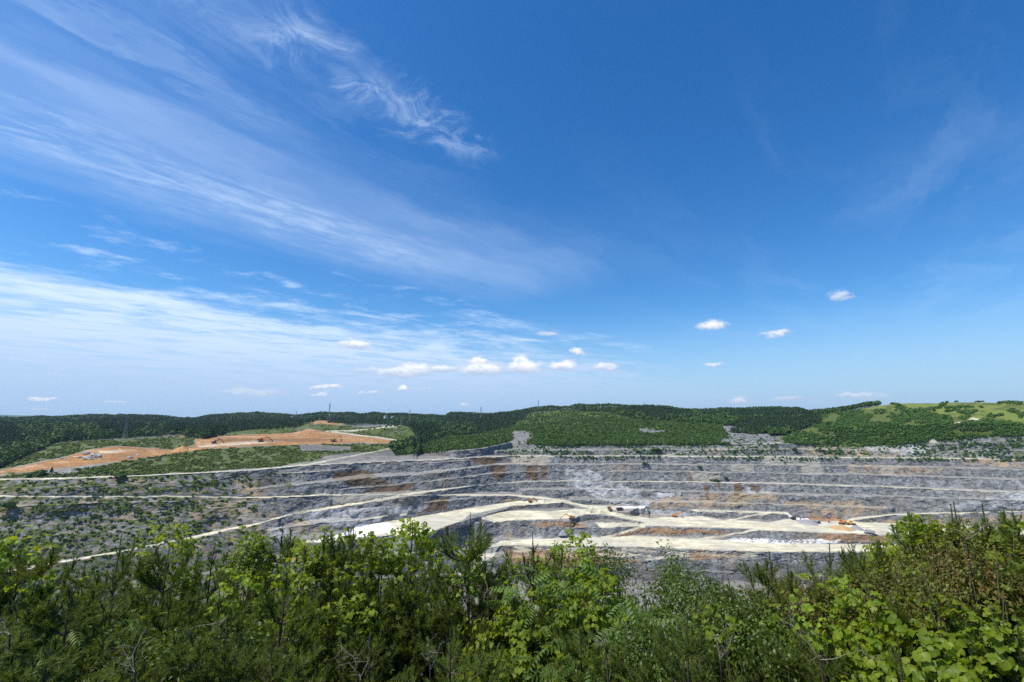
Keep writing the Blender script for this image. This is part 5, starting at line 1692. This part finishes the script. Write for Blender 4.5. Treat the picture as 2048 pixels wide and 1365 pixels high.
GC = 'shrubs with long compound leaves'
for k, (px, py, D, rad, n, sz, m_, lb) in enumerate([
    (1075, 1225, 4.4, (.32, .3, .35), 40, .36, 'sumac', 'tall compound leaved shrub with pale upturned leaves left of bottom centre'),
    (1250, 1250, 4.2, (.48, .4, .36), 60, .40, 'sumac', 'large compound leaved shrub at bottom centre right, leaves hanging like feathers'),
    (1160, 1330, 3.3, (.4, .3, .25), 26, .34, 'sumac', 'compound leaves poking out of the bottom centre vine mound'),
    (790, 1330, 4.6, (.38, .35, .28), 50, .30, 'sumac', 'compound leaved shrub low between the draped group and the centre'),
    (730, 1330, 4.8, (.25, .25, .25), 26, .28, 'sumac', 'small compound leaved shrub left of its larger twin at the bottom'),
    (985, 1290, 4.8, (.32, .3, .3), 30, .30, 'sumac', 'compound leaved sprig under the tall centre pine'),
    (150, 1310, 4.4, (.62, .5, .30), 100, .28, 'sumac', 'feathery leaved shrub in the lower left corner'),
    (230, 1290, 4.8, (.45, .4, .28), 60, .26, 'sumac', 'feathery leaved shrub right of the corner one at lower left'),
    (70, 1350, 4.0, (.4, .4, .25), 46, .26, 'sumac', 'feathery leaves on the bottom edge at far left'),
    (1400, 1330, 4.4, (.60, .5, .28), 110, .24, 'sumac', 'low shrub of fine bright compound leaves at the bottom right of centre'),
    (1520, 1345, 4.2, (.50, .5, .22), 90, .24, 'sumac', 'fine leaved low shrub on the bottom edge'),
    (1335, 1365, 3.8, (.45, .4, .22), 60, .24, 'sumac', 'fine compound leaves at the bottom edge right of the big vine leaves'),
    (2030, 1095, 4.6, (.30, .3, .2), 22, .30, 'sumac', 'pale compound leaves at the right edge under the dense pine')]):
    plant('compound_leaf_shrub', 'shrub', px, py, D * 1.45, [v_ * 1.4 for v_ in rad], int(n * 1.9), COMP, sz * .62, m_, 400 + k, lb, GC, up=.65, clump=.15, inner=.7, droop=.15, nst=7, rs=.012)

GS = 'small leaved shrubs among the pines'
for k, (px, py, D, rad, n, sz, m_, lb) in enumerate([
    (1200, 1150, 7.2, (.52, .5, .48), 2600, .045, 'small', 'rounded shrub of tiny pale green leaves in front of the dark lower bench'),
    (1385, 1205, 6.6, (.85, .6, .42), 4200, .045, 'small', 'wide dark green broadleaf shrub right of the gap'),
    (1350, 1160, 7.4, (.28, .25, .5), 1200, .045, 'small', 'narrow upright leafy shoot behind the wide broadleaf shrub'),
    (1470, 1250, 5.4, (.65, .5, .35), 2600, .04, 'small', 'low small leaved shrub in front of the wide broadleaf one'),
    (500, 1118, 8.0, (.30, .3, .38), 1000, .05, 'small', 'glossy round leaved shrub crown left of the slim dark spire'),
    (1945, 1140, 4.9, (.55, .5, .34), 4200, .024, 'yellow', 'reddish yellow small leaved bush inside the big right hand clump'),
    (1980, 1170, 4.5, (.55, .5, .35), 4200, .023, 'yellow', 'yellow brown bush below the right edge pines'),
    (1620, 1195, 5.6, (.55, .5, .28), 3000, .024, 'yellow', 'yellowish seeded bush across the pines below the white rubble'),
    (1740, 1225, 5.0, (.60, .5, .28), 3300, .023, 'yellow', 'brownish small leaved bush above the lower right vines'),
    (1850, 1190, 4.8, (.55, .5, .30), 3300, .023, 'yellow', 'yellow green fine bush under the big right hand clump'),
    (1300, 1300, 4.9, (.50, .5, .3), 1900, .035, 'small', 'dark small leaved shrub beneath the hanging compound leaves'),
    (380, 1330, 4.6, (.60, .5, .25), 1500, .035, 'small', 'dark small leaved shrub at the bottom left of centre'),
    (1560, 1290, 4.9, (.60, .5, .25), 1500, .035, 'small', 'dark small leaved shrub low down right of the vine tuft')]):
    plant('small_leaf_shrub', 'shrub', px, py, D * 1.1, [v_ * 1.05 for v_ in rad], int(n * (.6 if m_ == 'yellow' else 1)), L_oval, sz, m_, 500 + k, lb, GS, up=.45, clump=.12, inner=.75, droop=.3, nst=26, rs=.010)


# dead twigs
def twig(px, py, D, L0, seed, label, down=False):
    r = np.random.default_rng(seed)
    acc = Acc()

    def grow(p, d, l, rad, lev):
        k = 7
        pts = [p]
        for i in range(k):
            d = d + r.normal(size=3) * .20
            d = d / np.linalg.norm(d)
            pts.append(pts[-1] + d * l / k)
            if lev < 2 and r.random() < .42:
                nd = d + r.normal(size=3) * .8
                grow(pts[-1], nd / np.linalg.norm(nd), l * .5, rad * .6, lev + 1)
        acc.add(*tube(pts, np.linspace(rad, rad * .4, k + 1), 4))
    p = P3(px, py, D)
    g = gz(p[0], p[1])
    d0 = np.array([r.normal() * .6, -.3, -.8 if down else .7])
    for q in range(3):
        grow(np.zeros(3), (d0 + r.normal(size=3) * .5) / 1.2, L0 * .5 * (.6 + .6 * r.random()), .0026, 0)
    o = link('dead_branch', acc.mesh('dead_branch', M['dead'], True), loc=tuple(p))
    # main stem down to the soil keeps it rooted
    a2 = Acc()
    a2.add(*tube([[0, 0, g - p[2]], [0.08, .05, (g - p[2]) * .5], [0, 0, 0]], [.014, .010, .006], 5))
    link('stem', a2.mesh('stem', M['bark'], True), o)
    return tag(o, label, 'dead branch', 'bleached dead branches in the thicket')


for k, (px, py, D, l, dn, lb) in enumerate([
    (455, 1235, 5.0, .55, True, 'tangle of bleached twigs left of the draped group'), (680, 1290, 5.0, .5, True, 'pale dead twigs hanging in the middle of the draped group'),
    (600, 1175, 6.4, .35, True, 'curled dead twig below the slim dark spire'), (975, 1180, 6.0, .45, True, 'forked dead branch in the bushy centre pine'),
    (270, 1345, 4.0, .35, False, 'pale forked twig on the bottom edge at left'), (720, 1355, 4.2, .4, False, 'dead twigs beside the small compound leaved shrub'),
    (860, 1340, 4.4, .45, False, 'grey dead stems low under the vine capped pine'), (1590, 1195, 5.8, .5, True, 'bare grey twigs in the pines right of the gap'),
    (1640, 1320, 4.2, .5, False, 'long bare branches at the bottom right of centre'), (1790, 1130, 5.6, .45, True, 'bleached branch slanting down in the right hand clump'),
    (1690, 1190, 5.6, .4, True, 'pale branch crossing the pines below the white rubble'), (1930, 1080, 5.0, .5, False, 'bare twigs in the reddish yellow bush'),
    (1440, 1320, 4.6, .4, False, 'dead twigs in the low fine leaved shrub'), (1210, 1285, 3.9, .2, False, 'short white stick among the biggest leaves'),
    (20, 1270, 4.6, .35, False, 'grey twig in the dark pines at the left edge')]):
    twig(px, py, D, l, 600 + k, lb, dn)

# leafy ground growth under and between the bushes: nobody could count it
r = np.random.default_rng(900)
n = 30000
xx = r.uniform(-9, 9, n)
yy = r.uniform(1.2, 11, n)
zz = ground_z(xx, yy) + r.random(n) ** 1.6 * (1.0 + .1 * yy)
acc = Acc()
c_ = np.stack([xx, yy, zz], -1)
nr_ = np.stack([r.normal(size=n) * .5, -.3 + r.normal(size=n) * .5, np.ones(n)], -1)
v, f, rn = stamp(L_oval, c_, .06 + .10 * r.random(n), frames(nr_, r.normal(size=(n, 3))), r.random(n))
acc.add(v, f, rn)
tag(link('undergrowth', acc.mesh('undergrowth', M['small'])), 'low leafy undergrowth covering the near hillside under the pines', 'undergrowth', kind='stuff')

# ------------------------------------------------------------------ thin summer haze
b = MB()
x0, x1, y0, y1, z0, z1 = -30000, 30000, -2000, 25000, -240, 190
b.poly([(x0, y0, z0), (x1, y0, z0), (x1, y1, z0), (x0, y1, z0), (x0, y0, z1), (x1, y0, z1), (x1, y1, z1), (x0, y1, z1)],
       [(0, 3, 2, 1), (4, 5, 6, 7), (0, 1, 5, 4), (1, 2, 6, 5), (2, 3, 7, 6), (3, 0, 4, 7)])
hm = bpy.data.materials.new('haze')
hm.use_nodes = True
H_ = NT(hm.node_tree)
vol = H_.n('ShaderNodeVolumePrincipled', i={'Color': (0.60, 0.83, 1.0, 1), 'Density': 0.00004, 'Anisotropy': 0.2})
H_.n('ShaderNodeOutputMaterial', i={'Volume': vol.outputs[0]})
tag(b.build('haze', hm), 'thin blue summer haze over the far hills', 'haze', kind='stuff')
#PART5
